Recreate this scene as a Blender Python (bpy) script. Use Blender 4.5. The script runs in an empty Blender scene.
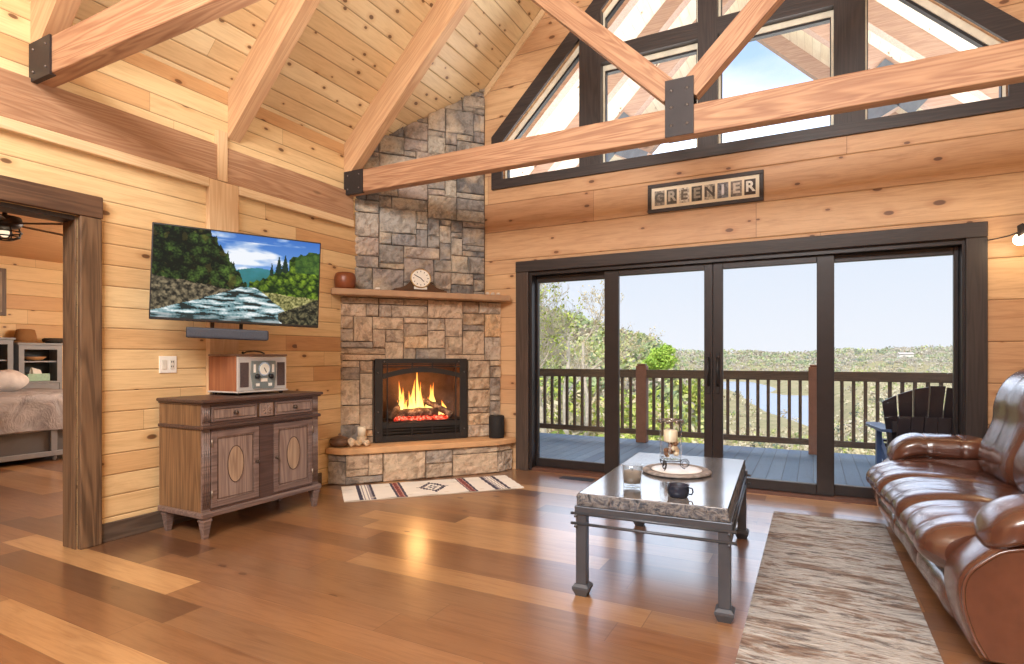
import bpy, bmesh, math, random
from mathutils import Vector, Matrix, noise
random.seed(7)
PI = math.pi
scn = bpy.context.scene
COL = scn.collection

def S(r, g, b):
    def f(c):
        c /= 255.0
        return c / 12.92 if c <= 0.04045 else ((c + 0.055) / 1.055) ** 2.4
    return (f(r), f(g), f(b), 1.0)

# ------------------------------------------------------------------ camera
cam_d = bpy.data.cameras.new('camera')
cam = bpy.data.objects.new('camera', cam_d)
COL.objects.link(cam)
cam.location = (0, 0, 1.2)
cam.rotation_euler = (PI / 2, 0, math.radians(27.7))
cam_d.sensor_width = 36
cam_d.lens = 574.0 / 1024 * 36
cam_d.shift_y = (356.5 - 332) / 1024
cam_d.clip_start = 0.05
cam_d.clip_end = 5000
scn.camera = cam
vs = scn.view_settings
vs.view_transform = 'Standard'
vs.look = 'None'
vs.gamma = 1.0
vs.use_curve_mapping = False
vs.exposure = 0.06

# ------------------------------------------------------------------ world
W = bpy.data.worlds.new('sky')
scn.world = W
W.use_nodes = True
nt = W.node_tree
nt.nodes.clear()
def wn(t, **k):
    n = nt.nodes.new(t)
    for a, b in k.items():
        setattr(n, a, b)
    return n
tc = wn('ShaderNodeTexCoord')
sep = wn('ShaderNodeSeparateXYZ')
nt.links.new(tc.outputs['Generated'], sep.inputs[0])
rp = wn('ShaderNodeValToRGB')
nt.links.new(sep.outputs[2], rp.inputs[0])
els = rp.color_ramp.elements
els[0].position = 0.0
els[0].color = S(240, 245, 253)
els[1].position = 0.17
els[1].color = S(224, 236, 252)
e = els.new(0.45); e.color = S(172, 205, 250)
e = els.new(1.0); e.color = S(120, 165, 235)
# soft white cloud bank
mp = wn('ShaderNodeMapping')
mp.inputs['Scale'].default_value = (2.2, 2.2, 5.0)
nt.links.new(tc.outputs['Generated'], mp.inputs[0])
nz = wn('ShaderNodeTexNoise')
nz.inputs['Scale'].default_value = 1.6
nz.inputs['Detail'].default_value = 6
nt.links.new(mp.outputs[0], nz.inputs[0])
cr = wn('ShaderNodeValToRGB')
cr.color_ramp.elements[0].position = 0.46
cr.color_ramp.elements[1].position = 0.80
nt.links.new(nz.outputs[0], cr.inputs[0])
mx = wn('ShaderNodeMixRGB')
mx.inputs[2].default_value = (1.0, 1.0, 1.0, 1)
fd = wn('ShaderNodeMapRange')
fd.inputs[1].default_value = 0.17; fd.inputs[2].default_value = 0.30
nt.links.new(sep.outputs[2], fd.inputs[0])
fm = wn('ShaderNodeMath', operation='MULTIPLY')
nt.links.new(cr.outputs[0], fm.inputs[0]); nt.links.new(fd.outputs[0], fm.inputs[1])
nt.links.new(fm.outputs[0], mx.inputs[0])
nt.links.new(rp.outputs[0], mx.inputs[1])
# added bright sky band above the door view, feeding the floor sheen
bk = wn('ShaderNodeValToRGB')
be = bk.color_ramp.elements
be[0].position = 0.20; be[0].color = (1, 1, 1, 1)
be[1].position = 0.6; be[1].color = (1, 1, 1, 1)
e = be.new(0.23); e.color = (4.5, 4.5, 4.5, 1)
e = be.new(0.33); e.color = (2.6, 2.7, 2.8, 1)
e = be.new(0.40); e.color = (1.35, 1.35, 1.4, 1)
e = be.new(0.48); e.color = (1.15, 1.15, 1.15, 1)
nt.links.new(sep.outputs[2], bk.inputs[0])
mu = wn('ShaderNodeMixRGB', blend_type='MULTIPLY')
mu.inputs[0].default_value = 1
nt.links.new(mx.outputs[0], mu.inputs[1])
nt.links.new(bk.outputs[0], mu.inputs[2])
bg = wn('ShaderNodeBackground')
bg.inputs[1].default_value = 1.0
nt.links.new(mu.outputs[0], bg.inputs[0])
wo = wn('ShaderNodeOutputWorld')
nt.links.new(bg.outputs[0], wo.inputs[0])

# ------------------------------------------------------------------ lights
def light(name, typ, loc, energy, color, target=None, size=1.0, size_y=None, rot=None):
    d = bpy.data.lights.new(name, typ)
    d.energy = energy
    d.color = color
    if typ == 'AREA':
        d.size = size
        if size_y:
            d.shape = 'RECTANGLE'
            d.size_y = size_y
    elif typ == 'SUN':
        d.angle = math.radians(size)
    else:
        d.shadow_soft_size = size
    o = bpy.data.objects.new(name, d)
    COL.objects.link(o)
    o.location = loc
    if target is not None:
        o.rotation_euler = (Vector(target) - Vector(loc)).to_track_quat('-Z', 'Y').to_euler()
    return o
light('sun', 'SUN', (2, -10, 20), 3.4, (1.0, 0.94, 0.84), target=(1, 0, 9), size=1.0)
light('room_fill', 'AREA', (-0.85, -1.8, 4.25), 470, (0.98, 0.98, 0.97), target=(-1.2, 4.4, 1.2), size=3.4, size_y=1.4)  # added unseen fill behind the camera, no lamp stands there
light('ceiling_fill', 'AREA', (-0.6, 1.6, 1.9), 105, (0.98, 0.99, 0.97), target=(-0.6, 1.6, 6.0), size=2.6, size_y=2.6)  # added upward fill for the ceiling, not a modelled lamp
light('porch_soffit_fill', 'AREA', (-.85, 7.0, 2.5), 230, (1.0, 1.0, 1.0), target=(-.85, 7.0, 6), size=5.0, size_y=1.6)  # added upward fill to brighten the porch soffit, kept out of view
light('bedroom_fill', 'POINT', (-6.9, 4.8, 1.9), 130, (1.0, 0.93, 0.82), size=0.35)  # added unseen fill for the bedroom, set apart from the fan bulb

# ------------------------------------------------------------------ materials
MATS = {}
def D(c, k=0.20):
    l = .3 * c[0] + .59 * c[1] + .11 * c[2]
    q = [x + (l - x) * k for x in c[:3]]
    return (q[0], q[1] * 1.035, q[2], 1)
class NB:
    def __init__(s, name):
        s.m = bpy.data.materials.new(name)
        s.m.use_nodes = True
        s.t = s.m.node_tree
        s.t.nodes.clear()
        s.out = s.n('ShaderNodeOutputMaterial')
    def n(s, typ, ins=None, **k):
        nd = s.t.nodes.new(typ)
        for a, b in k.items():
            setattr(nd, a, b)
        for a, b in (ins or {}).items():
            s.put(nd.inputs[a], b)
        return nd
    def put(s, inp, v):
        if isinstance(v, bpy.types.NodeSocket):
            s.t.links.new(v, inp)
        else:
            inp.default_value = v
    def math(s, op, a, b=None, c=None, clamp=False):
        nd = s.t.nodes.new('ShaderNodeMath')
        nd.operation = op
        nd.use_clamp = clamp
        s.put(nd.inputs[0], a)
        if b is not None: s.put(nd.inputs[1], b)
        if c is not None: s.put(nd.inputs[2], c)
        return nd.outputs[0]
    def mix(s, f, a, b, mode='MIX'):
        nd = s.t.nodes.new('ShaderNodeMixRGB')
        nd.blend_type = mode
        s.put(nd.inputs[0], f); s.put(nd.inputs[1], a); s.put(nd.inputs[2], b)
        return nd.outputs[0]
    def ramp(s, f, stops, interp='LINEAR'):
        nd = s.t.nodes.new('ShaderNodeValToRGB')
        nd.color_ramp.interpolation = interp
        el = nd.color_ramp.elements
        while len(el) > 1: el.remove(el[-1])
        el[0].position, el[0].color = stops[0]
        for p, c in stops[1:]:
            x = el.new(p); x.color = c
        s.put(nd.inputs[0], f)
        return nd.outputs[0]
    def rng(s, v, a, b, c=0.0, d=1.0):
        nd = s.t.nodes.new('ShaderNodeMapRange')
        s.put(nd.inputs[0], v)
        nd.inputs[1].default_value = a; nd.inputs[2].default_value = b
        nd.inputs[3].default_value = c; nd.inputs[4].default_value = d
        return nd.outputs[0]
    def xyz(s, x, y, z):
        nd = s.t.nodes.new('ShaderNodeCombineXYZ')
        s.put(nd.inputs[0], x); s.put(nd.inputs[1], y); s.put(nd.inputs[2], z)
        return nd.outputs[0]
    def coords(s, what='Object'):
        t = s.n('ShaderNodeTexCoord')
        q = s.n('ShaderNodeSeparateXYZ', {0: t.outputs[what]})
        return q.outputs[0], q.outputs[1], q.outputs[2], t.outputs[what]
    def noise(s, vec, scale, detail=3, rough=0.5, dist=0.0):
        nd = s.n('ShaderNodeTexNoise', {'Vector': vec, 'Scale': scale, 'Detail': detail, 'Roughness': rough, 'Distortion': dist})
        return nd.outputs[0]
    def bump(s, h, strength=0.3, dist=0.01):
        nd = s.n('ShaderNodeBump', {'Height': h, 'Strength': strength, 'Distance': dist})
        return nd.outputs[0]
    def bsdf(s, col, rough=0.5, metal=0.0, normal=None, **k):
        b = s.n('ShaderNodeBsdfPrincipled', {'Base Color': col, 'Roughness': rough, 'Metallic': metal})
        if normal is not None: s.t.links.new(normal, b.inputs['Normal'])
        for a, v in k.items():
            s.put(b.inputs[a.replace('_', ' ')], v)
        s.t.links.new(b.outputs[0], s.out.inputs[0])
        return b

def plain(name, col, rough=0.5, metal=0.0, var=0.12, scale=12.0, bump=0.0, **k):
    if name in MATS: return MATS[name]
    b = NB(name)
    x, y, z, v = b.coords()
    n = b.noise(v, scale, 4)
    c = b.mix(b.rng(n, 0.3, 0.7), tuple(min(1, q * (1 - var)) for q in col[:3]) + (1,), tuple(min(1, q * (1 + var)) for q in col[:3]) + (1,))
    nm = b.bump(n, bump, 0.01) if bump else None
    b.bsdf(c, rough, metal, nm, **k)
    MATS[name] = b.m
    return b.m

def plank(name, cols, along, across, h, off=0.0, length=3.0, groove=0.03, rough=0.5, knots=0.55, seam=None, grain=0.35, gb=0.5, jointw=0.0012, ksize=1.0, kden=1.0, sat=0.22, **k):
    """boards along one axis with grain, knots and V-joints; cols is a list of board colours"""
    b = NB(name)
    cols = [D(c, sat) for c in cols]
    X = dict(zip('XYZ', b.coords()[:3]))
    l = X[along]
    a = b.math('DIVIDE', b.math('SUBTRACT', X[across], off), h)
    idx = b.math('FLOOR', a)
    fa = b.math('FRACT', a)
    r0 = b.n('ShaderNodeTexWhiteNoise', {'W': idx}, noise_dimensions='1D').outputs[0]
    lj = b.math('ADD', b.math('DIVIDE', l, length), b.math('MULTIPLY', r0, 13.0))
    jdx = b.math('FLOOR', lj)
    fj = b.math('FRACT', lj)
    wn_ = b.n('ShaderNodeTexWhiteNoise', {'Vector': b.xyz(idx, jdx, 0.0)}, noise_dimensions='2D')
    r1 = wn_.outputs[0]
    cs = b.ramp(r1, [(i / max(1, len(cols) - 1), c) for i, c in enumerate(cols)])
    sh = b.math('MULTIPLY', r1, 37.0)
    gv = b.xyz(b.math('ADD', b.math('MULTIPLY', l, 1.1), sh), b.math('MULTIPLY', X[across], 11.0), sh)
    g1 = b.noise(gv, 1.6, 6, 0.62, 1.2)
    gv2 = b.xyz(b.math('MULTIPLY', l, 6.0), b.math('MULTIPLY', X[across], 120.0), sh)
    g2 = b.noise(gv2, 1.0, 2)
    gm = b.rng(g1, 0.32, 0.68, -1.0, 1.0)
    dark = tuple(q * 0.55 for q in cols[0][:3]) + (1,)
    c = b.mix(b.rng(g1, 0.45, 0.8, 0.0, grain), cs, b.mix(1.0, cs, (0.62, 0.50, 0.40, 1), 'MULTIPLY'))
    c = b.mix(b.rng(g2, 0.5, 0.8, 0.0, grain * 0.55), c, b.mix(1.0, c, (0.60, 0.50, 0.42, 1), 'MULTIPLY'))
    hgt = b.math('MULTIPLY', g2, 0.15)
    if knots > 0:
        kv = b.xyz(b.math('ADD', b.math('MULTIPLY', l, 2.3 * kden), sh), b.math('MULTIPLY', X[across], 4.6 * kden), 0.0)
        vo = b.n('ShaderNodeTexVoronoi', {'Vector': kv, 'Scale': 1.0}, voronoi_dimensions='2D')
        vs_ = b.n('ShaderNodeSeparateColor', {0: vo.outputs['Color']})
        gate = b.math('GREATER_THAN', vs_.outputs[0], 1 - knots)
        siz = b.rng(vs_.outputs[1], 0.0, 1.0, 0.03 * ksize, 0.085 * ksize)
        kd = b.math('DIVIDE', vo.outputs['Distance'], siz)
        core = b.math('MULTIPLY', b.rng(kd, 0.6, 1.0, 1.0, 0.0), gate)
        halo = b.math('MULTIPLY', b.rng(kd, 1.0, 2.6, 0.45, 0.0), gate)
        c = b.mix(halo, c, b.mix(1.0, c, (0.70, 0.50, 0.36, 1), 'MULTIPLY'))
        c = b.mix(b.math('MULTIPLY', core, 0.85), c, S(92, 54, 28))
        c = b.mix(b.math('MULTIPLY', b.math('MULTIPLY', b.rng(b.math('ABSOLUTE', b.math('SUBTRACT', kd, .8)), 0.0, .3, 1.0, 0.0), gate), .6), c, S(60, 34, 20))
    ed = b.math('MINIMUM', fa, b.math('SUBTRACT', 1.0, fa))
    gr = b.rng(ed, 0.0, groove, 1.0, 0.0)
    grs = b.rng(ed, 0.0, groove * 0.45, 1.0, 0.0)
    ej = b.math('MULTIPLY', b.math('MINIMUM', fj, b.math('SUBTRACT', 1.0, fj)), length)
    jn = b.rng(ej, 0.0, jointw * 2, 1.0, 0.0)
    sm = b.math('MAXIMUM', b.math('MULTIPLY', grs, 0.8), b.math('MULTIPLY', jn, 0.7))
    c = b.mix(sm, c, seam or S(112, 72, 42))
    hgt = b.math('SUBTRACT', hgt, b.math('MULTIPLY', gr, 1.0))
    nm = b.bump(hgt, gb, 0.012)
    b.bsdf(c, rough, 0.0, nm, **k)
    MATS[name] = b.m
    return b.m

def timber(name, ca, cb, along='Y', rough=0.55, knots=True, scale=1.0):
    if name in MATS: return MATS[name]
    b = NB(name)
    ca, cb = D(ca), D(cb)
    x, y, z, v = b.coords()
    if along in ('SL', 'SR'):
        sg = 1 if along == 'SL' else -1
        x, z = b.math('MULTIPLY_ADD', z, .7071 * sg, b.math('MULTIPLY', x, .7071)), b.math('MULTIPLY_ADD', x, -.7071 * sg, b.math('MULTIPLY', z, .7071))
        along = 'X'
    d = {'X': (0.5, 9.0, 9.0), 'Y': (9.0, 0.5, 9.0), 'Z': (9.0, 9.0, 0.5)}[along]
    q = b.xyz(b.math('MULTIPLY', x, d[0] * scale), b.math('MULTIPLY', y, d[1] * scale), b.math('MULTIPLY', z, d[2] * scale))
    n0 = b.noise(q, 0.8, 3, 0.5, 0.6)
    w = b.math('SINE', b.math('MULTIPLY', n0, 85.0))
    n1 = b.noise(q, 5.0, 4, 0.6)
    f = b.math('ADD', b.math('MULTIPLY', b.rng(w, -1, 1), 0.55), b.math('MULTIPLY', b.rng(n1, 0.3, 0.7), 0.45))
    c = b.mix(f, ca, cb)
    big = b.noise(v, 1.3, 3)
    c = b.mix(b.rng(big, 0.4, 0.7, 0.0, 0.35), c, cb)
    if knots:
        e = {'X': (1.4, 4.0, 4.0), 'Y': (4.0, 1.4, 4.0), 'Z': (4.0, 4.0, 1.4)}[along]
        kq = b.xyz(b.math('MULTIPLY', x, e[0]), b.math('MULTIPLY', y, e[1]), b.math('MULTIPLY', z, e[2]))
        vo = b.n('ShaderNodeTexVoronoi', {'Vector': kq, 'Scale': 1.0})
        vs_ = b.n('ShaderNodeSeparateColor', {0: vo.outputs['Color']})
        gate = b.math('GREATER_THAN', vs_.outputs[0], 0.6)
        core = b.math('MULTIPLY', b.rng(vo.outputs['Distance'], 0.05, 0.11, 1.0, 0.0), gate)
        c = b.mix(b.math('MULTIPLY', core, 0.7), c, tuple(k * 0.35 for k in cb[:3]) + (1,))
    b.bsdf(c, rough, 0.0, b.bump(f, 0.12, 0.006))
    MATS[name] = b.m
    return b.m

def stone_mat(name, stops, rough=0.85, sat=1.0):
    b = NB(name)
    x, y, z, v = b.coords()
    at = b.n('ShaderNodeAttribute', attribute_name='rnd')
    r = at.outputs['Fac']
    c = b.ramp(r, stops)
    off = b.n('ShaderNodeVectorMath', {0: v, 1: b.xyz(b.math('MULTIPLY', r, 31.0), b.math('MULTIPLY', r, 17.0), r)}, operation='ADD').outputs[0]
    n1 = b.noise(off, 9.0, 6, 0.65, 0.6)
    n2 = b.noise(off, 38.0, 4, 0.7)
    n3 = b.noise(off, 4.0, 3, 0.5)
    c = b.mix(b.rng(n1, 0.47, 0.60, 0.0, 0.75), c, b.mix(1.0, c, (0.50, 0.48, 0.46, 1), 'MULTIPLY'))
    c = b.mix(b.rng(n3, 0.50, 0.68, 0.0, 0.6), c, S(222, 200, 170))
    c = b.mix(b.rng(n2, 0.50, 0.68, 0.0, 0.55), c, b.mix(1.0, c, (0.55, 0.52, 0.50, 1), 'MULTIPLY'))
    hh = b.math('ADD', b.math('MULTIPLY', n1, 0.7), b.math('MULTIPLY', n2, 0.35))
    b.bsdf(c, rough, 0.0, b.bump(hh, 1.0, 0.035))
    MATS[name] = b.m
    return b.m

def emit(name, col, strength):
    if name in MATS: return MATS[name]
    b = NB(name)
    e = b.n('ShaderNodeEmission', {'Color': col, 'Strength': strength})
    b.t.links.new(e.outputs[0], b.out.inputs[0])
    MATS[name] = b.m
    return b.m

def glass_mat(name, tint=(1, 1, 1, 1), refl=1.0):
    if name in MATS: return MATS[name]
    b = NB(name)
    lw = b.n('ShaderNodeLayerWeight', {'Blend': .5})
    fr = b.math('ADD', .04, b.math('MULTIPLY', .9, b.math('POWER', lw.outputs['Facing'], 5.0)))
    tr = b.n('ShaderNodeBsdfTransparent', {'Color': tint})
    gl = b.n('ShaderNodeBsdfGlossy', {'Color': (1, 1, 1, 1), 'Roughness': 0.0})
    ms = b.n('ShaderNodeMixShader', {0: b.math('MULTIPLY', fr, refl), 1: tr.outputs[0], 2: gl.outputs[0]})
    b.t.links.new(ms.outputs[0], b.out.inputs[0])
    MATS[name] = b.m
    return b.m

def attr_color(name, rough=0.8, strength=0.0, **k):
    b = NB(name)
    at = b.n('ShaderNodeAttribute', attribute_name='tint')
    if strength:
        e = b.n('ShaderNodeBsdfPrincipled', {'Base Color': (0.01, 0.01, 0.01, 1), 'Roughness': 0.25, 'Specular IOR Level': .02, 'Emission Color': at.outputs['Color'], 'Emission Strength': strength})
        b.t.links.new(e.outputs[0], b.out.inputs[0])
    else:
        b.bsdf(at.outputs['Color'], rough, **k)
    MATS[name] = b.m
    return b.m

M_WALL_L = plank('pine_logs_left', [S(220, 168, 106), S(238, 200, 142), S(230, 182, 120), S(208, 150, 90)], 'Y', 'Z', 0.137, 0.015, 2.6, 0.055, 0.5, 0.5, S(112, 70, 38), .55, sat=.16)
M_WALL_B = plank('pine_logs_back', [S(194, 134, 80), S(214, 158, 102), S(202, 144, 88), S(220, 168, 110)], 'X', 'Z', 0.31, 2.55, 3.4, 0.026, 0.5, 0.62, S(92, 52, 32), .75, .6, .002, 1.15)
M_WALL_B2 = plank('pine_logs_strip', [S(214, 152, 92), S(230, 176, 116), S(222, 164, 104)], 'X', 'Z', 0.155, 2.55, 3.4, 0.04, 0.5, 0.5, S(98, 56, 34))
M_WALL_BED = plank('pine_logs_bedroom', [S(226, 174, 106), S(238, 196, 132), S(216, 160, 92)], 'Y', 'Z', 0.2, 0.05, 2.6, 0.03, 0.5, 0.4, S(120, 70, 34), sat=.12)
M_CEIL = plank('pine_ceiling_boards', [S(222, 176, 114), S(236, 198, 140), S(242, 210, 156), S(228, 182, 118)], 'Y', 'Z', 0.102, 0.03, 9.0, 0.075, 0.45, 0.8, S(112, 72, 38), .5, .6, .0012, 1.05, 1.5)
M_PORCH = plank('porch_soffit_boards', [S(246, 226, 200), S(250, 234, 210), S(242, 220, 192)], 'Y', 'Z', 0.102, 0.03, 3.6, 0.035, 0.5, 0.42, S(150, 110, 80))
M_FLOOR = plank('walnut_floor_boards', [S(106, 70, 48), S(144, 98, 64), S(160, 110, 72), S(136, 92, 60), S(206, 156, 106), S(122, 82, 56), S(170, 120, 80)], 'X', 'Y', 0.192, 0.02, 1.75, 0.018, 0.34, 0.10, S(84, 52, 36), 0.85, 0.10, 0.0016, Specular_IOR_Level=0.7, Coat_Weight=.9, Coat_Roughness=.2, Coat_IOR=1.95, sat=.02)
M_DECK = plank('deck_boards', [S(84, 118, 158), S(98, 130, 168), S(78, 110, 150)], 'Y', 'X', 0.142, 0.0, 6.0, 0.085, 0.55, 0.0, S(44, 50, 60), 0.3)
M_BEAM_X = timber('timber_along_x', S(204, 148, 100), S(150, 92, 54), 'X')
M_BEAM_Y = timber('timber_along_y', S(196, 144, 100), S(156, 102, 62), 'Y')
M_BEAM_Z = timber('timber_upright', S(232, 188, 134), S(212, 158, 102), 'Z')
M_RAFT = timber('timber_rafter_left', S(222, 170, 116), S(192, 134, 84), 'SL')
M_RAFT_R = timber('timber_rafter_right', S(222, 170, 116), S(192, 134, 84), 'SR')
M_STRUT_L = timber('timber_strut_left', S(204, 148, 100), S(154, 96, 58), 'SR')
M_STRUT_R = timber('timber_strut_right', S(204, 148, 100), S(154, 96, 58), 'SL')
M_LIGHTPINE = timber('light_pine_trim', S(236, 200, 150), S(220, 172, 118), 'Y')
M_DARKTRIM = timber('dark_stained_trim', S(62, 47, 43), S(40, 29, 27), 'Z', 0.5, False)
M_DARKTRIM_X = timber('dark_stained_trim_x', S(62, 47, 43), S(40, 29, 27), 'X', 0.5, False)
M_CASING = timber('walnut_stained_casing', S(136, 98, 64), S(80, 54, 34), 'Z', 0.5)
M_CASING_Y = timber('walnut_stained_casing_y', S(118, 80, 52), S(76, 48, 32), 'Y', 0.5)
M_BASE = timber('grey_brown_baseboard', S(106, 84, 70), S(72, 54, 44), 'Y', 0.5)
M_IRON = plain('black_iron_plate', S(52, 46, 46), 0.5, 0.4, 0.15, 8)
M_BOLT = plain('bolt_steel', S(120, 112, 108), 0.35, 0.8)
M_VINYL = plain('cream_window_lining', S(226, 218, 196), 0.4)
M_GASKET = plain('black_gasket', S(28, 26, 28), 0.4)
M_GLASS = glass_mat('window_glass', (1, 1, 1, 1), 0.35)
scn.cycles.transparent_max_bounces = 32
M_SLIDER = plain('dark_bronze_door_frame', S(46, 40, 40), 0.35, 0.2)
M_CHIM = stone_mat('grey_ledge_stone', [(0.0, S(116, 114, 114)), (0.2, S(166, 158, 148)), (0.4, S(138, 134, 132)), (0.6, S(190, 180, 164)), (0.8, S(176, 158, 146)), (1.0, S(150, 147, 145))])
M_SURR = stone_mat('tan_ledge_stone', [(0.0, S(178, 154, 132)), (0.2, S(218, 188, 158)), (0.4, S(186, 168, 150)), (0.6, S(230, 190, 146)), (0.8, S(152, 142, 134)), (1.0, S(226, 204, 180))])
M_MORTAR = plain('mortar', S(92, 80, 70), 0.95, 0, 0.2, 40, 0.3)
M_SLAB = plain('sandstone_slab', S(206, 160, 114), 0.8, 0, 0.14, 6, 0.25)
M_MANTEL = plain('limestone_mantel', S(178, 142, 110), 0.8, 0, 0.14, 8, 0.3)

# ------------------------------------------------------------------ mesh helpers
class MB:
    def __init__(s):
        s.v = []; s.f = []; s.mi = []; s.sm = []
        s.r = []; s.c = []
        s.cm = 0; s.cr = 0.0; s.cc = (1, 1, 1, 1)
        s.M = None
    def add(s, vs, fs, smooth=False):
        b = len(s.v)
        if s.M is not None:
            vs = [tuple(s.M @ Vector(p)) for p in vs]
        s.v += [tuple(p) for p in vs]
        for f in fs:
            s.f.append(tuple(i + b for i in f)); s.mi.append(s.cm); s.sm.append(smooth)
            s.r.append(s.cr); s.c.append(s.cc)
        return s
    def box(s, x0, x1, y0, y1, z0, z1, bev=0.0):
        if x0 > x1: x0, x1 = x1, x0
        if y0 > y1: y0, y1 = y1, y0
        if z0 > z1: z0, z1 = z1, z0
        if bev <= 0:
            vs = [(x, y, z) for x in (x0, x1) for y in (y0, y1) for z in (z0, z1)]
            fs = [(0, 1, 3, 2), (4, 6, 7, 5), (0, 4, 5, 1), (2, 3, 7, 6), (0, 2, 6, 4), (1, 5, 7, 3)]
            return s.add(vs, fs)
        b = min(bev, (x1 - x0) / 2.01, (y1 - y0) / 2.01, (z1 - z0) / 2.01)
        bm = bmesh.new()
        bmesh.ops.create_cube(bm, size=1)
        for q in bm.verts:
            q.co = Vector(((x0 + x1) / 2 + q.co.x * (x1 - x0), (y0 + y1) / 2 + q.co.y * (y1 - y0), (z0 + z1) / 2 + q.co.z * (z1 - z0)))
        bmesh.ops.bevel(bm, geom=list(bm.edges), offset=b, segments=2, affect='EDGES', profile=0.5)
        s.bm(bm)
        return s
    def bm(s, bm, smooth=False):
        bm.verts.index_update()
        s.add([tuple(q.co) for q in bm.verts], [tuple(w.index for w in f.verts) for f in bm.faces], smooth)
        bm.free()
        return s
    def prism(s, pts, axis, a, b):
        """polygon extruded along axis; pts are the two remaining coords in xyz order"""
        def mk(p, t):
            if axis == 'X': return (t, p[0], p[1])
            if axis == 'Y': return (p[0], t, p[1])
            return (p[0], p[1], t)
        n = len(pts)
        vs = [mk(p, a) for p in pts] + [mk(p, b) for p in pts]
        fs = [tuple(range(n)), tuple(range(2 * n - 1, n - 1, -1))]
        fs += [(i, i + n, (i + 1) % n + n, (i + 1) % n) for i in range(n)]
        return s.add(vs, fs)
    def obox(s, p0, p1, w, h, up=(0, 0, 1)):
        """bar from p0 to p1, w across, h along up"""
        p0 = Vector(p0); p1 = Vector(p1)
        d = (p1 - p0).normalized()
        u = Vector(up)
        sd = d.cross(u).normalized()
        u = sd.cross(d).normalized()
        vs = []
        for p in (p0, p1):
            for i, j in ((-1, -1), (1, -1), (1, 1), (-1, 1)):
                vs.append(p + sd * (i * w / 2) + u * (j * h / 2))
        return s.add(vs, [(3, 2, 1, 0), (4, 5, 6, 7), (0, 1, 5, 4), (1, 2, 6, 5), (2, 3, 7, 6), (3, 0, 4, 7)])
    def tube(s, pts, rad, n=8, cap=True):
        pts = [Vector(p) for p in pts]
        rr = rad if isinstance(rad, (list, tuple)) else [rad] * len(pts)
        vs = []; fs = []
        prev = None
        for i, p in enumerate(pts):
            d = (pts[min(i + 1, len(pts) - 1)] - pts[max(i - 1, 0)])
            if d.length < 1e-9: d = Vector((0, 0, 1))
            d.normalize()
            if prev is None:
                a = d.orthogonal().normalized()
            else:
                a = (prev - d * prev.dot(d))
                a = a.normalized() if a.length > 1e-6 else d.orthogonal().normalized()
            prev = a
            b = d.cross(a)
            for k in range(n):
                t = 2 * PI * k / n
                vs.append(p + (a * math.cos(t) + b * math.sin(t)) * rr[i])
        for i in range(len(pts) - 1):
            for k in range(n):
                fs.append((i * n + k, i * n + (k + 1) % n, (i + 1) * n + (k + 1) % n, (i + 1) * n + k))
        if cap:
            fs.append(tuple(range(n - 1, -1, -1)))
            fs.append(tuple((len(pts) - 1) * n + k for k in range(n)))
        return s.add(vs, fs, True)
    def lathe(s, prof, n=24, c=(0, 0, 0), sx=1.0, sy=1.0):
        """profile of (radius, z) turned about z"""
        vs = []; fs = []
        for r, z in prof:
            for k in range(n):
                t = 2 * PI * k / n
                vs.append((c[0] + r * math.cos(t) * sx, c[1] + r * math.sin(t) * sy, c[2] + z))
        for i in range(len(prof) - 1):
            for k in range(n):
                fs.append((i * n + k, i * n + (k + 1) % n, (i + 1) * n + (k + 1) % n, (i + 1) * n + k))
        fs.append(tuple(range(n - 1, -1, -1)))
        fs.append(tuple((len(prof) - 1) * n + k for k in range(n)))
        return s.add(vs, fs, True)
    def ball(s, c, r, n=10, sq=(1, 1, 1)):
        prof = [(r * math.sin(PI * (i + 0.02) / (n + .04)), -r * math.cos(PI * (i + .02) / (n + .04))) for i in range(n + 1)]
        return s.lathe([(a, z * sq[2]) for a, z in prof], max(8, n + 4), c, sq[0], sq[1])
    def grid(s, fn, nu, nv, smooth=True, close_u=False):
        vs = [fn(i / (nu if close_u else nu - 1), j / (nv - 1)) for j in range(nv) for i in range(nu)]
        fs = []
        for j in range(nv - 1):
            for i in range(nu if close_u else nu - 1):
                i2 = (i + 1) % nu
                fs.append((j * nu + i, j * nu + i2, (j + 1) * nu + i2, (j + 1) * nu + i))
        return s.add(vs, fs, smooth)
    def build(s, name, mats, parent=None, attr=False, tint=False, fix=True):
        me = bpy.data.meshes.new(name)
        me.from_pydata(s.v, [], s.f)
        if not isinstance(mats, (list, tuple)): mats = [mats]
        for m in mats: me.materials.append(m)
        me.polygons.foreach_set('material_index', s.mi)
        me.polygons.foreach_set('use_smooth', s.sm)
        if attr:
            a = me.attributes.new('rnd', 'FLOAT', 'FACE')
            a.data.foreach_set('value', s.r)
        if tint:
            a = me.attributes.new('tint', 'FLOAT_COLOR', 'FACE')
            a.data.foreach_set('color', [q for c in s.c for q in c])
        if fix and not attr and not tint and len(s.f) < 60000:
            bm = bmesh.new(); bm.from_mesh(me)
            bmesh.ops.recalc_face_normals(bm, faces=bm.faces)
            bm.to_mesh(me); bm.free()
        me.update()
        o = bpy.data.objects.new(name, me)
        COL.objects.link(o)
        if parent is not None:
            o.parent = parent
        return o

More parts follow.
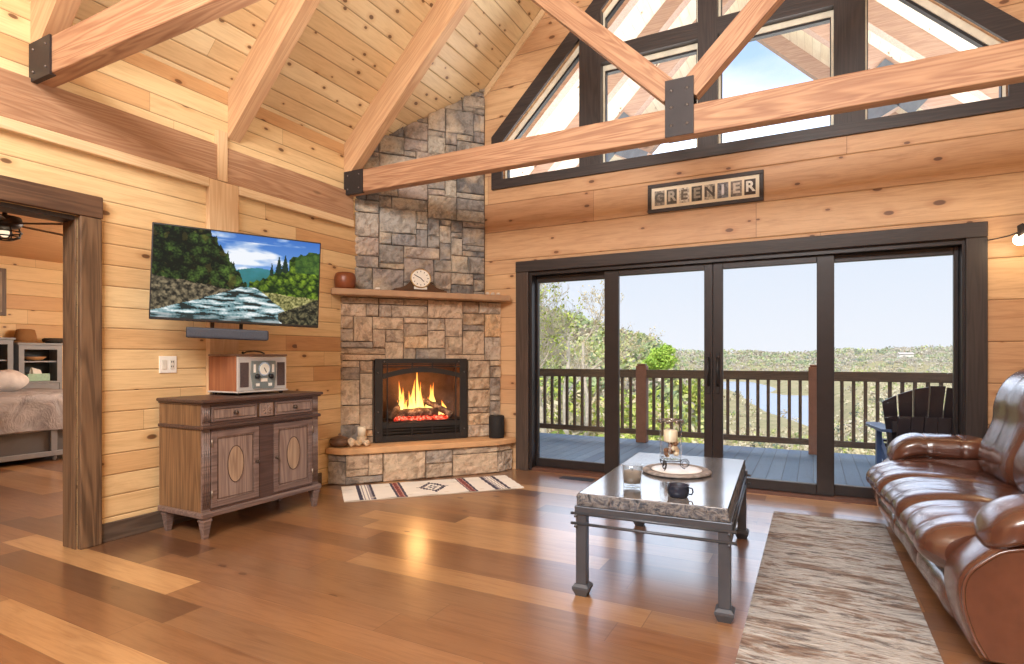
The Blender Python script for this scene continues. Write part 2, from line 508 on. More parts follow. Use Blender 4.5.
def tag(o, label, cat, group=None, kind=None):
    o['label'] = label
    o['category'] = cat
    if group: o['group'] = group
    if kind: o['kind'] = kind
    return o
def thing(name, label, cat, loc=(0, 0, 0), rz=0.0, group=None):
    o = bpy.data.objects.new(name, None)
    o.empty_display_size = 0.1
    COL.objects.link(o)
    o.location = loc
    o.rotation_euler = (0, 0, rz)
    return tag(o, label, cat, group)
def structure(o, label=None, cat=None):
    o['kind'] = 'structure'
    if label: o['label'] = label
    if cat: o['category'] = cat
    return o
def dup(root, loc=None, rz=None, label=None):
    r = root.copy(); COL.objects.link(r)
    if loc is not None: r.location = loc
    if rz is not None: r.rotation_euler = (0, 0, rz)
    if label: r['label'] = label
    for ch in list(root.children):
        c = ch.copy(); COL.objects.link(c); c.parent = r
        for g in list(ch.children):
            d = g.copy(); COL.objects.link(d); d.parent = c
    return r
def clip(o, co, no):
    """cut a mesh away on the positive side of a plane (object coords), closing the cut"""
    bm = bmesh.new(); bm.from_mesh(o.data)
    r = bmesh.ops.bisect_plane(bm, geom=list(bm.verts) + list(bm.edges) + list(bm.faces), plane_co=co, plane_no=no, clear_outer=True)
    bmesh.ops.holes_fill(bm, edges=[e for e in bm.edges if e.is_boundary], sides=0)
    bm.to_mesh(o.data); bm.free()

XL, YB, XR = -4.06, 5.45, 2.36        # inner faces of the left, back and right walls
YR = -3.4                              # rear of the room
RX, RZ = -0.85, 6.48                   # ridge
def ceil_z(x): return RZ - abs(x - RX)

# ================================================================== SETTING
structure(MB().box(XL - 0.25, XR + 0.2, YR - .1, YB + .18, -0.12, 0.0).build('floor', M_FLOOR), 'wide plank hardwood floor in mixed browns', 'floor')
structure(MB().box(-9.9, XL - 0.25, -1.2, 5.8, -0.12, 0.0).build('floor_bedroom', M_FLOOR), 'bedroom hardwood floor beyond the doorway', 'floor')

# left wall with the bedroom doorway
DY0, DY1, DZ = 0.72, 1.905, 2.075
wl = MB()
wl.box(XL - .13, XL, DY1, YB, 0, 3.27)
wl.box(XL - .13, XL, YR, DY0, 0, 3.27)
wl.box(XL - .13, XL, DY0, DY1, DZ, 3.27)
structure(wl.build('wall_left', M_WALL_L), 'pine log wall on the left behind the television', 'wall')

# back wall: openings for the sliding door and the gable window
DX0, DX1, DT = -2.66, 1.02, 2.10
wb = MB()
wb.cm = 1
wb.box(XL - .2, DX0, YB, YB + .18, 0, DT)
wb.cm = 0
wb.box(DX1, XR + .2, YB, YB + .18, 0, DT)
wb.prism([(XL - .2, DT), (XR + .2, DT), (XR + .2, 3.07), (XL - .2, 3.07)], 'Y', YB, YB + .18)
GW = 2.13                              # half width of the gable opening
GA = 5.64                              # its apex height
zc = GA - GW
for sg in (-1, 1):
    xo = XL - .2 if sg < 0 else XR + .2
    wb.prism([(xo, 3.07), (RX + sg * GW, 3.07), (RX + sg * GW, zc), (RX, GA), (RX, RZ), (xo, RZ - abs(xo - RX))], 'Y', YB, YB + .18)
structure(wb.build('wall_back', [M_WALL_B, M_WALL_B2]), 'pine log gable wall holding the sliding door', 'wall')
structure(MB().box(XR, XR + .2, YR, YB, 0, 3.27).build('wall_right', M_WALL_L), 'pine log wall behind the sofa', 'wall')
wr = MB().prism([(XL - .2, 0), (XR + .2, 0), (XR + .2, 3.07), (RX, RZ), (XL - .2, 3.07)], 'Y', YR - .15, YR)
structure(wr.build('wall_rear', M_WALL_B), 'pine log wall behind the viewer', 'wall')

ce = MB()
for sg in (-1, 1):
    xo = XL - .2 if sg < 0 else XR + .2
    ce.prism([(RX, RZ), (xo, RZ - abs(xo - RX)), (xo, RZ - abs(xo - RX) + .2), (RX, RZ + .2)], 'Y', YR - .15, YB + .18)
structure(ce.build('ceiling', M_CEIL), 'pine board cathedral ceiling', 'ceiling')

# bedroom shell
structure(MB().box(-9.85, -9.7, -1.2, 5.8, 0, 2.75).build('wall_bedroom', M_WALL_BED), 'pine log wall at the far side of the bedroom', 'wall')
structure(MB().box(-9.7, XL - .13, 5.65, 5.8, 0, 2.75).build('wall_bedroom_back', M_WALL_BED), 'bedroom side wall', 'wall')
structure(MB().box(-9.7, XL - .13, -1.2, -1.05, 0, 2.75).build('wall_bedroom_front', M_WALL_BED), 'bedroom front wall', 'wall')
structure(MB().box(-9.85, XL - .13, -1.2, 5.8, 2.56, 2.7).build('ceiling_bedroom', timber('bedroom_ceiling_pine', S(232, 170, 102), S(206, 136, 72), 'Y')), 'bedroom pine ceiling', 'ceiling')

# wall plate beam, ledge, posts and boards on the left wall
structure(MB().box(XL, XL + .035, YR, 2.83, 2.545, 2.82, .006).build('trim_1', M_BEAM_Y), 'long timber beam along the top of the left wall', 'beam')
structure(MB().box(XL, XL + .035, 2.91, 4.30, 2.545, 2.82, .006).build('trim_2', M_BEAM_Y), 'timber beam from the post to the stone chimney', 'beam')
structure(MB().box(XL, XL + .05, 2.83, 2.91, 2.545, 2.93, .004).build('trim_3', M_BEAM_Z), 'short light pine post between the wall beams', 'post')
structure(MB().box(XL, XL + .05, 3.012, 4.29, 2.475, 2.543, .006).build('trim_4', M_LIGHTPINE), 'light pine ledge under the right wall beam', 'ledge')
structure(MB().box(XL, XL + .05, YR, 2.758, 2.475, 2.543, .006).build('trim_5', M_LIGHTPINE), 'light pine ledge under the left wall beam', 'ledge')
structure(MB().box(XL, XL + .045, 2.76, 3.01, 0.0, 2.542, .006).build('trim_6', M_BEAM_Z), 'wide upright pine board behind the television', 'board')
# trim where ceiling meets gable wall
ct = MB()
for sg in (-1, 1):
    a = Vector((RX + sg * 0.0, YB - .012, RZ - .055)); b_ = Vector((RX + sg * 3.2, YB - .012, RZ - 3.2 - .055))
    ct.obox(a, b_, .024, .06)
structure(ct.build('trim_7', M_LIGHTPINE), 'thin pine moulding along the gable ceiling edge', 'moulding')
structure(MB().box(XL, XL + .02, 2.03, 2.755, 0, .122, .004).build('baseboard_left', M_BASE), 'dark baseboard of the left wall', 'baseboard')
structure(MB().box(XL, XL + .02, 3.015, 3.90, 0, .122, .004).build('baseboard_left_far', M_BASE), 'dark baseboard behind the sideboard', 'baseboard')

# doorway casing
dc = thing('door_2', 'dark stained timber casing of the bedroom doorway', 'door frame')
structure(dc)
MB().box(XL, XL + .04, DY1, DY1 + .125, 0, DZ, .006).build('casing', M_CASING, dc)
MB().box(XL, XL + .045, DY0 - .15, DY1 + .128, DZ + .002, DZ + .14, .006).build('header', M_CASING_Y, dc)
MB().box(XL, XL + .04, DY0 - .15, DY0, 0, DZ, .006).build('casing', M_CASING, dc)
MB().box(XL - .145, XL + .002, DY1 - .012, DY1, 0, DZ, .004).build('jamb', M_CASING, dc)
MB().box(XL - .145, XL + .002, DY0, DY0 + .012, 0, DZ, .004).build('jamb', M_CASING, dc)
MB().box(XL - .145, XL + .002, DY0 + .012, DY1 - .012, DZ - .03, DZ, .004).build('head_jamb', M_DARKTRIM, dc)

# ------------------------------------------------------------------ sliding door
sd = thing('door_1', 'four panel dark sliding glass door to the deck', 'sliding door', (0, YB, 0))
structure(sd)
MB().box(-2.80, -2.655, -.035, 0, 0, 2.09, .005).build('casing', timber('brown_door_casing', S(92, 70, 58), S(62, 46, 38), 'Z', .5, False), sd)
MB().box(1.018, 1.148, -.035, 0, 0, 2.09, .005).build('casing', M_DARKTRIM, sd)
MB().box(-2.80, 1.148, -.04, 0, 2.091, 2.205, .005).build('header', M_DARKTRIM_X, sd)
fr = MB()
fr.box(DX0, DX0 + .035, .0, .17, 0, DT)
fr.box(DX1 - .02, DX1, .0, .17, 0, DT)
fr.box(DX0 + .035, DX1 - .02, 0, .17, DT - .045, DT)
fr.build('door_frame', M_SLIDER, sd)
MB().box(DX0 + .035, DX1 - .02, 0, .17, 0.0, .028).build('threshold', plain('threshold_wood', S(96, 64, 52), .4), sd)
def panel(x0, x1, y, sl, sr, zb, zt, bot, top):
    p = MB()
    p.box(x0, x0 + sl, y, y + .045, zb, zt, .004)
    p.box(x1 - sr, x1, y, y + .045, zb, zt, .004)
    p.box(x0 + sl, x1 - sr, y, y + .045, zb, zb + bot, .004)
    p.box(x0 + sl, x1 - sr, y, y + .045, zt - top, zt, .004)
    o = p.build('sash', M_SLIDER, sd)
    g = MB().box(x0 + sl, x1 - sr, y + .019, y + .025, zb + bot, zt - top).build('glass_pane', M_GLASS, o)
    return o
Z0, Z1 = .03, 2.054
panel(-2.624, -1.80, .105, .022, .035, Z0, Z1, .09, .07)
p2 = panel(-1.845, -.815, .045, .145, .075, Z0, Z1, .09, .06)
p3 = panel(-.812, .155, .045, .085, .13, Z0, Z1, .09, .06)
panel(.112, .998, .105, .04, .03, Z0, Z1, .09, .06)
for o, xx in ((p2, -.85), (p3, -.77)):
    h_ = MB()
    h_.tube([(xx, .045, .93), (xx, .008, .95), (xx, .0, 1.06), (xx, .008, 1.17), (xx, .045, 1.19)], .011, 8)
    h_.box(xx - .016, xx + .016, .036, .046, .86, 1.24, .004)
    h_.build('handle', M_GASKET, o)

# ------------------------------------------------------------------ gable window
gw = thing('window_1', 'large gable window with dark timber frame under the roof', 'window', (0, YB, 0))
structure(gw)
ca = MB()                                   # casing boards on the room side
W2, A2 = GW + .12, GA + .12                 # outer edge
ca.box(RX - W2, RX + W2, -.03, 0, 3.012, 3.11)
for sg in (-1, 1):
    ca.prism([(RX + sg * W2, 3.11), (RX + sg * (GW - .01), 3.11), (RX + sg * (GW - .01), zc), (RX + sg * W2, zc + .02)], 'Y', -.03, 0)
    ca.prism([(RX + sg * (GW - .01), zc), (RX + sg * W2, zc + .02), (RX + sg * W2, zc + .07), (RX, A2 + .06), (RX, GA)], 'Y', -.03, 0)
ca.build('casing', M_DARKTRIM_X, gw)
mu_ = MB()
mu_.box(RX - .085, RX + .085, -.028, .14, 3.11, 5.5)
mu_.build('mullion', M_DARKTRIM, gw)
for x0, x1 in ((-2.085, -1.86), (.15, .37)):
    xm = max(abs(x0 - RX), abs(x1 - RX))
    xi = min(abs(x0 - RX), abs(x1 - RX))
    m_ = MB()
    if x1 < RX: m_.prism([(x0, 3.11), (x1, 3.11), (x1, GA - xi), (x0, GA - xm)], 'Y', -.028, .14)
    else: m_.prism([(x0, 3.11), (x1, 3.11), (x1, GA - xm), (x0, GA - xi)], 'Y', -.028, .14)
    m_.build('mullion', M_DARKTRIM, gw)
for x0, x1 in ((-1.86, RX - .085), (RX + .085, .15)):
    MB().box(x0, x1, -.028, .14, 4.10, 4.25).build('transom', M_DARKTRIM_X, gw)
def pane(poly):
    """polygon opening (x,z): cream lining, black gasket and glass"""
    cx = sum(p[0] for p in poly) / len(poly); cz = sum(p[1] for p in poly) / len(poly)
    n = len(poly)
    def off(i, d):
        """offset of edge i -> i+1: wide lining on the sloping and top edges only"""
        e = Vector(poly[(i + 1) % n]) - Vector(poly[i])
        nn = Vector((-e.y, e.x)).normalized()
        if nn.dot(Vector((cx, cz)) - Vector(poly[i])) < 0: nn = -nn
        if abs(nn.x) > .95: k = .42
        elif nn.y > 0: k = .28
        else: k = 1.15
        return nn, d * k
    def inset(d):
        res = []
        for i in range(n):
            n1, d1 = off((i - 1) % n, d); n2, d2 = off(i, d)
            p1 = Vector(poly[i])
            a1 = n1.dot(p1) + d1; a2 = n2.dot(p1) + d2
            det = n1.x * n2.y - n1.y * n2.x
            res.append(((a1 * n2.y - a2 * n1.y) / det, (n1.x * a2 - n2.x * a1) / det))
        return res
    def ring(d0, d1, y0, y1):
        m = MB(); a = inset(d0); b = inset(d1)
        for i in range(n):
            j = (i + 1) % n
            m.add([(a[i][0], y0, a[i][1]), (a[j][0], y0, a[j][1]), (b[j][0], y0, b[j][1]), (b[i][0], y0, b[i][1]),
                   (a[i][0], y1, a[i][1]), (a[j][0], y1, a[j][1]), (b[j][0], y1, b[j][1]), (b[i][0], y1, b[i][1])],
                  [(0, 1, 2, 3), (7, 6, 5, 4), (3, 2, 6, 7), (0, 4, 5, 1)])
        return m
    fr_ = ring(0.0, .045, .05, .12).build('window_lining', M_VINYL, gw)
    ring(.045, .062, .06, .115).build('gasket', M_GASKET, fr_)
    g = inset(.062)
    MB().prism(g, 'Y', .082, .088).build('glass_pane', M_GLASS, fr_)
zb_ = 3.11
pane([(RX - GW + .01, zb_), (-2.085, zb_), (-2.085, GA - (RX + 2.085)), (RX - GW + .01, zc + .01)])
pane([(-1.86, zb_), (RX - .085, zb_), (RX - .085, 4.10), (-1.86, 4.10)])
pane([(RX + .085, zb_), (.15, zb_), (.15, 4.10), (RX + .085, 4.10)])
pane([(.37, zb_), (RX + GW - .01, zb_), (RX + GW - .01, zc + .01), (.37, GA - (.37 - RX))])
pane([(-1.86, 4.25), (RX - .085, 4.25), (RX - .085, GA - .085), (-1.86, GA - (RX + 1.86))])
pane([(RX + .085, 4.25), (.15, 4.25), (.15, GA - (.15 - RX)), (RX + .085, GA - .085)])

# ------------------------------------------------------------------ roof trusses and rafters
RD, RW = .26, .105
def rafter(mb, sg, y, x_end, w=RW):
    """rafter under the slope: world coords"""
    k = RD * 0.7071
    x0, z0 = RX, RZ
    x1 = x_end; z1 = ceil_z(x1)
    n = Vector((-sg * 0.7071, -0.7071)) if sg > 0 else Vector((0.7071, -0.7071))
    # prism polygon in xz: along the ceiling, lower edge ends on the wall
    drop = RD * 1.4142
    mb.prism([(x0, z0), (x1, z1), (x1, z1 - drop), (x0, z0 - drop)], 'Y', y, y + w)
def truss(y, label, left_in, z0=2.78):
    z1 = z0 + .212
    t = thing('roof_truss', label, 'roof truss', (RX, y, 2.78))
    t_off = Vector((RX, y, 2.78))
    def L(mb): mb.M = Matrix.Translation(-t_off); return mb
    tw = .105
    m = L(MB()); m.box(left_in, XR - .012, y, y + tw, z0, z1, .008); m.build('tie_beam', M_BEAM_X, t)
    for sg in (-1, 1):
        m = L(MB()); rafter(m, sg, y, XL + .002 if sg < 0 else XR - .002); m.build('rafter', M_RAFT if sg < 0 else M_RAFT_R, t)
        m = L(MB())
        zt = RZ - RD * 1.4142
        # strut from the bracket up at 45 degrees to the rafter
        d = (zt - 3.06) / 2
        m.obox((RX + sg * .06, y + tw / 2, 3.06 + .045), (RX + sg * (d + .02), y + tw / 2, 3.06 + d + .0), .10, .155, (sg, 0, -1))
        m.build('strut', M_STRUT_L if sg < 0 else M_STRUT_R, t)
    m = L(MB())
    m.box(RX - .1, RX + .1, y - .012, y - .001, z0 + .002, z0 + .41)
    m.box(RX - .1, RX + .1, y + tw + .001, y + tw + .012, z0 + .002, z0 + .41)
    pl_ = m.build('bracket', M_IRON, t)
    for zz in (z0 + .08, z0 + .21, z0 + .33):
        for xx in (RX - .055, RX + .055):
            L(MB()).ball((xx, y - .013, zz), .011, 6, (1, .7, 1)).build('bolt', M_BOLT, pl_)
    m = L(MB())
    m.box(left_in, left_in + .235, y - .012, y - .001, z0 - .004, z1 + .003)
    m.box(left_in, left_in + .235, y - .012, y + .02, z0 - .010, z0 - .0045)
    pl_ = m.build('end_bracket', M_IRON, t)
    for zz in (z0 + .04, z0 + .17):
        for xx in (left_in + .05, left_in + .19):
            L(MB()).ball((xx, y - .013, zz), .008, 6, (1, .7, 1)).build('bolt', M_BOLT, pl_)
    return t
truss(4.20, 'timber roof truss above the sliding door with iron centre bracket', XL + .012)
truss(1.665, 'timber roof truss overhead at top left, nearest the viewer', XL + .012, 2.805)
m = MB()
for yy, lab in ((2.945, 'timber rafter pair between the two roof trusses'), (0.25, 'timber rafter pair behind the nearest truss')):
    t = thing('rafter_pair', lab, 'rafter', (RX, yy, 3.0))
    for sg in (-1, 1):
        m = MB(); m.M = Matrix.Translation((-RX, -yy, -3.0))
        rafter(m, sg, yy, XL + .002 if sg < 0 else XR - .002); m.build('rafter', M_RAFT if sg < 0 else M_RAFT_R, t)

# ================================================================== FIREPLACE (local x along the face, -y into the room)
FA = math.atan2(1.326, 1.089)
PL = (XL, 4.124)
def floc(s, y, z=0.0):
    return (PL[0] + s * math.cos(FA) - y * math.sin(FA), PL[1] + s * math.sin(FA) + y * math.cos(FA), z)
fp = thing('stone_fireplace', 'stone corner fireplace with tall chimney and raised hearth', 'fireplace', (PL[0], PL[1], 0), FA)
def stones(mb, s0, s1, z0, z1, y, unit=.062, hole=None, depth=.035, ux=1.0):
    """random ashlar of bevelled blocks standing on plane y, facing -y"""
    nx = max(1, round((s1 - s0) / unit)); nz = max(1, round((z1 - z0) / unit))
    us = (s1 - s0) / nx; uz = (z1 - z0) / nz
    occ = [[False] * nz for _ in range(nx)]
    if hole:
        for i in range(nx):
            for j in range(nz):
                a = s0 + (i + .5) * us; b = z0 + (j + .5) * uz
                if hole[0] < a < hole[1] and hole[2] < b < hole[3]: occ[i][j] = True
    for j in range(nz):
        for i in range(nx):
            if occ[i][j]: continue
            hh = random.choice([1, 1, 2, 2, 2, 3, 3, 4]); ww = random.choice([2, 3, 4, 4, 5, 6]) + (1 if hh == 1 else 0)
            w = 0
            while w < ww and i + w < nx and not occ[i + w][j]: w += 1
            # avoid leaving one-cell slivers
            if i + w < nx and not occ[i + w][j] and (i + w + 1 >= nx or occ[i + w + 1][j]): w += 1
            h = 1
            while h < hh and j + h < nz and not any(occ[i + k][j + h] for k in range(w)): h += 1
            for k in range(w):
                for q in range(h): occ[i + k][j + q] = True
            a0 = s0 + i * us; a1 = s0 + (i + w) * us; b0 = z0 + j * uz; b1 = z0 + (j + h) * uz
            g = .0035
            a0 += g; a1 -= g; b0 += g; b1 -= g
            d = depth * random.uniform(.55, 1.1)
            bv = random.uniform(.006, .012)
            mb.cr = random.random()
            jt = lambda e=.004: random.uniform(-e, e)
            R0 = [(a0, y, b0), (a1, y, b0), (a1, y, b1), (a0, y, b1)]
            R1 = [(p[0] + jt(.003), y - d + bv + jt(.003), p[2] + jt(.003)) for p in R0]
            cx = (a0 + a1) / 2; cz = (b0 + b1) / 2
            R2 = []
            # front face as a 5x4 grid with a rough split surface
            NX, NZ = 8, 6
            G = []
            sd_ = random.uniform(0, 50)
            for q in range(NZ):
                for p in range(NX):
                    xx = a0 + bv + (a1 - a0 - 2 * bv) * p / (NX - 1); zz = b0 + bv + (b1 - b0 - 2 * bv) * q / (NZ - 1)
                    r = noise.noise(Vector((xx * 20, zz * 20, sd_))) * .022
                    G.append((xx, y - d + r, zz))
            vs = R0 + R1 + G
            fs = [(0, 1, 5, 4), (1, 2, 6, 5), (2, 3, 7, 6), (3, 0, 4, 7)]
            o = 8
            for q in range(NZ - 1):
                for p in range(NX - 1):
                    fs.append((o + q * NX + p, o + q * NX + p + 1, o + (q + 1) * NX + p + 1, o + (q + 1) * NX + p))
            bot = [o + p for p in range(NX)]; top = [o + (NZ - 1) * NX + p for p in range(NX)]
            lef = [o + q * NX for q in range(NZ)]; rig = [o + q * NX + NX - 1 for q in range(NZ)]
            fs.append(tuple([4, 5] + bot[::-1])); fs.append(tuple([6, 7] + top))
            fs.append(tuple([7, 4] + lef)); fs.append(tuple([5, 6] + rig[::-1]))
            mb.add(vs, fs)
UY, US0, US1 = .1435, .175, 1.571
# solid cores
cf = math.cos(FA); sf = math.sin(FA)
def wl_s(y): return y * sf / cf + .004             # s of the left wall at depth y
def wb_s(y): return (YB - PL[1] - y * cf) / sf - .004
FB = (.345, 1.30, .345, 1.18)                       # firebox opening
def core(y, z0, z1, hole=None, deep=.55):
    m = MB()
    if hole:
        m.prism([(wl_s(y), y), (hole[0], y), (hole[0], deep), (wl_s(deep), deep)], 'Z', z0, z1)
        m.prism([(hole[1], y), (wb_s(y), y), (wb_s(deep), deep), (hole[1], deep)], 'Z', z0, z1)
        m.prism([(hole[0], y), (hole[1], y), (hole[1], deep), (hole[0], deep)], 'Z', hole[3], z1)
    else:
        m.prism([(wl_s(y), y), (wb_s(y), y), (wb_s(deep), deep), (wl_s(deep), deep)], 'Z', z0, z1)
    return m
m = core(.035, .345, 1.784, FB)
m.cm = 1
stones(m, .022, 1.695, .347, 1.782, .036, .063, FB)
m.build('surround', [M_MORTAR, M_SURR], fp, attr=True)
m = core(UY + .03, 1.846, 5.2)
m.cm = 1
stones(m, US0 - .01, US1 - .012, 1.847, 4.4, UY + .03, .062)
o = m.build('chimney_breast', [M_MORTAR, M_CHIM], fp, attr=True)
# cut to the roof slope: plane z = 3.27 + (X - XL) in world, X - XL = s*cf - y*sf in local
clip(o, (0, 0, 3.262), (-cf, sf, 1.0))
# hearth
hp = [(-.125, -.106), (.04, -.24), (1.567, -.24), (1.795, -.134), (wb_s(.035), .035), (wl_s(.035), .035)]
m = MB()
inn = [(-.095, -.09), (.05, -.205), (1.556, -.205), (1.762, -.107), (wb_s(.034), .034), (wl_s(.034), .034)]
m.prism(inn, 'Z', 0, .283)
m.cm = 1
stones(m, .045, 1.563, .002, .282, -.206, .07, None, .034)
def side_stones(p0, p1):
    v = Vector((p1[0] - p0[0], p1[1] - p0[1], 0)); ln = v.length
    m.M = Matrix.Translation((p0[0], p0[1], 0)) @ Matrix.Rotation(math.atan2(v.y, v.x), 4, 'Z')
    stones(m, .0, ln, .002, .282, 0, .07, None, .03)
    m.M = None
side_stones(inn[0], inn[1]); side_stones(inn[2], inn[3])
m.build('hearth_base', [M_MORTAR, M_SURR], fp, attr=True)
def slab(poly, z0, z1, name, mat_, edge=.012):
    m = MB()
    n = len(poly)
    cx = sum(p[0] for p in poly) / n; cy = sum(p[1] for p in poly) / n
    bm = bmesh.new()
    vs = [bm.verts.new((p[0], p[1], z0)) for p in poly]
    f = bm.faces.new(vs)
    r = bmesh.ops.extrude_face_region(bm, geom=[f])
    for q in r['geom']:
        if isinstance(q, bmesh.types.BMVert): q.co.z = z1
    bmesh.ops.recalc_face_normals(bm, faces=bm.faces)
    bmesh.ops.bevel(bm, geom=list(bm.edges), offset=edge, segments=2, affect='EDGES', profile=.5)
    return m.bm(bm).build(name, mat_, fp)
slab([(-.13, -.125), (.0, -.245), (.06, -.272), (1.55, -.272), (1.61, -.255), (1.80, -.165), (1.80, -.142), (wb_s(.034), .034), (wl_s(.034), .034), (-.125, -.112)], .284, .343, 'hearth_slab', M_SLAB)
slab([(-.075, -.16), (1.74, -.16), (1.74, -.03), (1.585, UY + .0), (.19, UY + .0), (-.075, -.068)], 1.785, 1.845, 'mantel_shelf', M_MANTEL, .01)

# ------------------------------------------------------------------ fireplace insert
ins = thing('fireplace_insert', 'black metal fireplace insert with arched screen around the fire', 'fireplace insert', floc(.8225, 0), FA)
def insM(): 
    m = MB(); m.M = Matrix.Translation((-.8225, 0, 0)); return m
m = insM()
m.box(.352, .36, .002, .42, .352, 1.174); m.box(1.285, 1.293, .002, .42, .352, 1.174)
m.box(.36, 1.285, .41, .42, .352, 1.174); m.box(.36, 1.285, .002, .41, .352, .36); m.box(.36, 1.285, .002, .41, 1.166, 1.174)
m.build('firebox_shell', plain('firebox_brick', S(120, 84, 62), .9, 0, .3, 9, .4), ins)
x0, x1, zb, zt = .347, 1.298, .348, 1.178
BW = .076
m = insM()
m.box(x0, x0 + BW, -.022, .0, zb, zt, .003); m.box(x1 - BW, x1, -.022, .0, zb, zt, .003)
m.box(x0 + BW, x1 - BW, -.022, 0, zb, zb + .062, .003); m.box(x0 + BW, x1 - BW, -.022, 0, zt - .045, zt, .003)
m.box(x0 + BW, x1 - BW, -.018, -.002, zb + .135, zb + .185, .003)   # bar under the glass
M_INS = plain('matt_black_steel', S(46, 43, 42), .5, .3)
m.build('frame', M_INS, ins)
# arched top panel
m = insM()
N = 14
xa, xb = x0 + BW, x1 - BW
def arch(t, lo): return lo + .085 * math.sin(PI * (0.08 + 0.84 * t)) 
pt = [(xa + (xb - xa) * i / N, arch(i / N, 1.005)) for i in range(N + 1)]
pb = [(xa + (xb - xa) * i / N, arch(i / N, .955)) for i in range(N + 1)]
for i in range(N):
    m.prism([pb[i], pb[i + 1], pt[i + 1], pt[i]], 'Y', -.02, -.004)
m.build('arch', M_INS, ins)
for xx in (xa + .045, xb - .045):
    insM().box(xx - .006, xx + .006, -.026, -.018, zb + .03, zt - .02).build('upright_bar', M_INS, ins)
for z_ in (zb + .082, zb + .112, zt - .062, zt - .088):
    insM().box(xa, xb, -.02, -.008, z_, z_ + .012).build('louver', M_INS, ins)
for xx in (.72, .93):
    for (za, zc_) in ((zb + .06, zb + .14), (zt - .125, zt - .04)):
        insM().box(xx - .007, xx + .007, -.024, -.006, za, zc_).build('stud_bar', M_INS, ins)
for xx, zz in ((x0 + .03, zb + .1), (x0 + .03, zb + .3), (x0 + .03, zt - .14), (x1 - .03, zb + .1), (x1 - .03, zt - .14), (x0 + .09, zt - .03), (x1 - .09, zt - .03)):
    insM().ball((xx, -.024, zz), .009, 6).build('rivet', M_BOLT, ins)
insM().box(xa, xb, -.003, -.001, zb + .185, 1.06).build('glass_pane', M_GLASS, ins)
insM().box(.36, 1.285, .02, .40, .361, .545).build('burner_tray', M_GASKET, ins)
m = insM()
for i in range(150):
    m.ball((random.uniform(.56, 1.10), random.uniform(.03, .16), .548 + random.uniform(.0, .03)), random.uniform(.008, .02), 4)
be_ = NB('glowing_embers'); n_ = be_.noise(be_.coords()[3], 30, 3)
em = be_.n('ShaderNodeEmission', {'Color': be_.ramp(n_, [(.35, (.12, .006, .003, 1)), (.5, (.9, .05, .02, 1)), (.65, (1, .35, .2, 1))]), 'Strength': 1.5})
be_.t.links.new(em.outputs[0], be_.out.inputs[0])
eo = m.build('ember_bed', be_.m, ins)
eo['kind'] = 'stuff'
# logs
bl = NB('charred_log'); n_ = bl.noise(bl.coords()[3], 14, 5, .7)
bl.bsdf(bl.ramp(n_, [(.3, S(40, 28, 22)), (.5, S(96, 66, 48)), (.62, S(170, 140, 116)), (.8, S(60, 44, 36))]), .9, 0, bl.bump(n_, .9, .03))
def log(p0, p1, r, label):
    a = Vector(floc(*p0)); b = Vector(floc(*p1)); c = (a + b) / 2
    t = MB(); pts = []; rr = []
    for i in range(9):
        k = i / 8
        p = a.lerp(b, k) - c
        pts.append(p + Vector((random.uniform(-1, 1), random.uniform(-1, 1), random.uniform(-1, 1))) * r * .12)
        rr.append(r * random.uniform(.85, 1.1))
    t.tube(pts, rr, 10)
    o = t.build('fire_log', bl.m); o.location = c
    tag(o, label, 'log', 'logs burning in the fireplace')
log((.50, .20, .60), (1.02, .13, .625), .05, 'charred log lying across the front of the fire')
log((.58, .30, .60), (1.16, .31, .61), .05, 'charred log lying behind the front log in the fire')
log((.52, .07, .585), (.70, .30, .74), .042, 'charred log leaning at the left of the fire')
log((1.16, .07, .585), (.88, .25, .755), .038, 'charred log sloping down to the right of the fire')
# flames
bf = NB('flame')
x, y, z, v = bf.coords('Generated')
nn = bf.noise(v, 4, 4)
hcol = bf.ramp(bf.math('ADD', z, bf.math('MULTIPLY', bf.math('SUBTRACT', nn, .5), .5)), [(0.0, (1, .30, .05, 1)), (.15, (1, .72, .25, 1)), (.5, (1, .62, .14, 1)), (.8, (1, .36, .05, 1)), (1.0, (.9, .16, .02, 1))])
lw = bf.n('ShaderNodeLayerWeight', {'Blend': .5})
em = bf.n('ShaderNodeEmission', {'Color': hcol, 'Strength': 2.0})
tr = bf.n('ShaderNodeBsdfTransparent', {})
ms = bf.n('ShaderNodeMixShader', {0: bf.math('MULTIPLY', bf.rng(lw.outputs['Facing'], .35, .95, 0, 1), 1.0), 1: em.outputs[0], 2: tr.outputs[0]})
bf.t.links.new(ms.outputs[0], bf.out.inputs[0])
fire = thing('fire', 'orange flames rising between the logs in the fireplace', 'fire', floc(.8225, .18, .47), FA)
def flame(x, y, z, h, r, ph):
    m = MB()
    def fn(u, v_):
        t = u * 2 * PI
        prof = (math.sin(PI * min(1, v_ * 1.0) ** .55)) ** .9 if v_ < 1 else 0
        rad = r * (prof * (1 - v_ * .35) + .02)
        wob = .3 * math.sin(3 * t + ph + v_ * 5) * prof
        sx = r * .6 * math.sin(v_ * 4.2 + ph) * v_
        return (x + math.cos(t) * rad * (1 + wob) + sx, y + math.sin(t) * rad * .6, z + h * v_ * (1 + .03 * math.sin(2 * t + ph)))
    m.grid(fn, 18, 22, True, True)
    m.build('flame', bf.m, fire)
frn = random.Random(8)
for cx_, top, n_ in ((.0, .50, 5), (-.17, .36, 5), (.17, .36, 4), (.06, .20, 3), (.29, .16, 2), (-.08, .24, 3)):
    for q in range(n_):
        k = 1 - .18 * q * frn.uniform(.6, 1.3)
        flame(cx_ + frn.uniform(-.05, .05) * (q > 0), .02 + frn.uniform(-.05, .06), .10 + frn.uniform(-.02, .03), top * max(.25, k), frn.uniform(.020, .036), frn.uniform(0, 6))
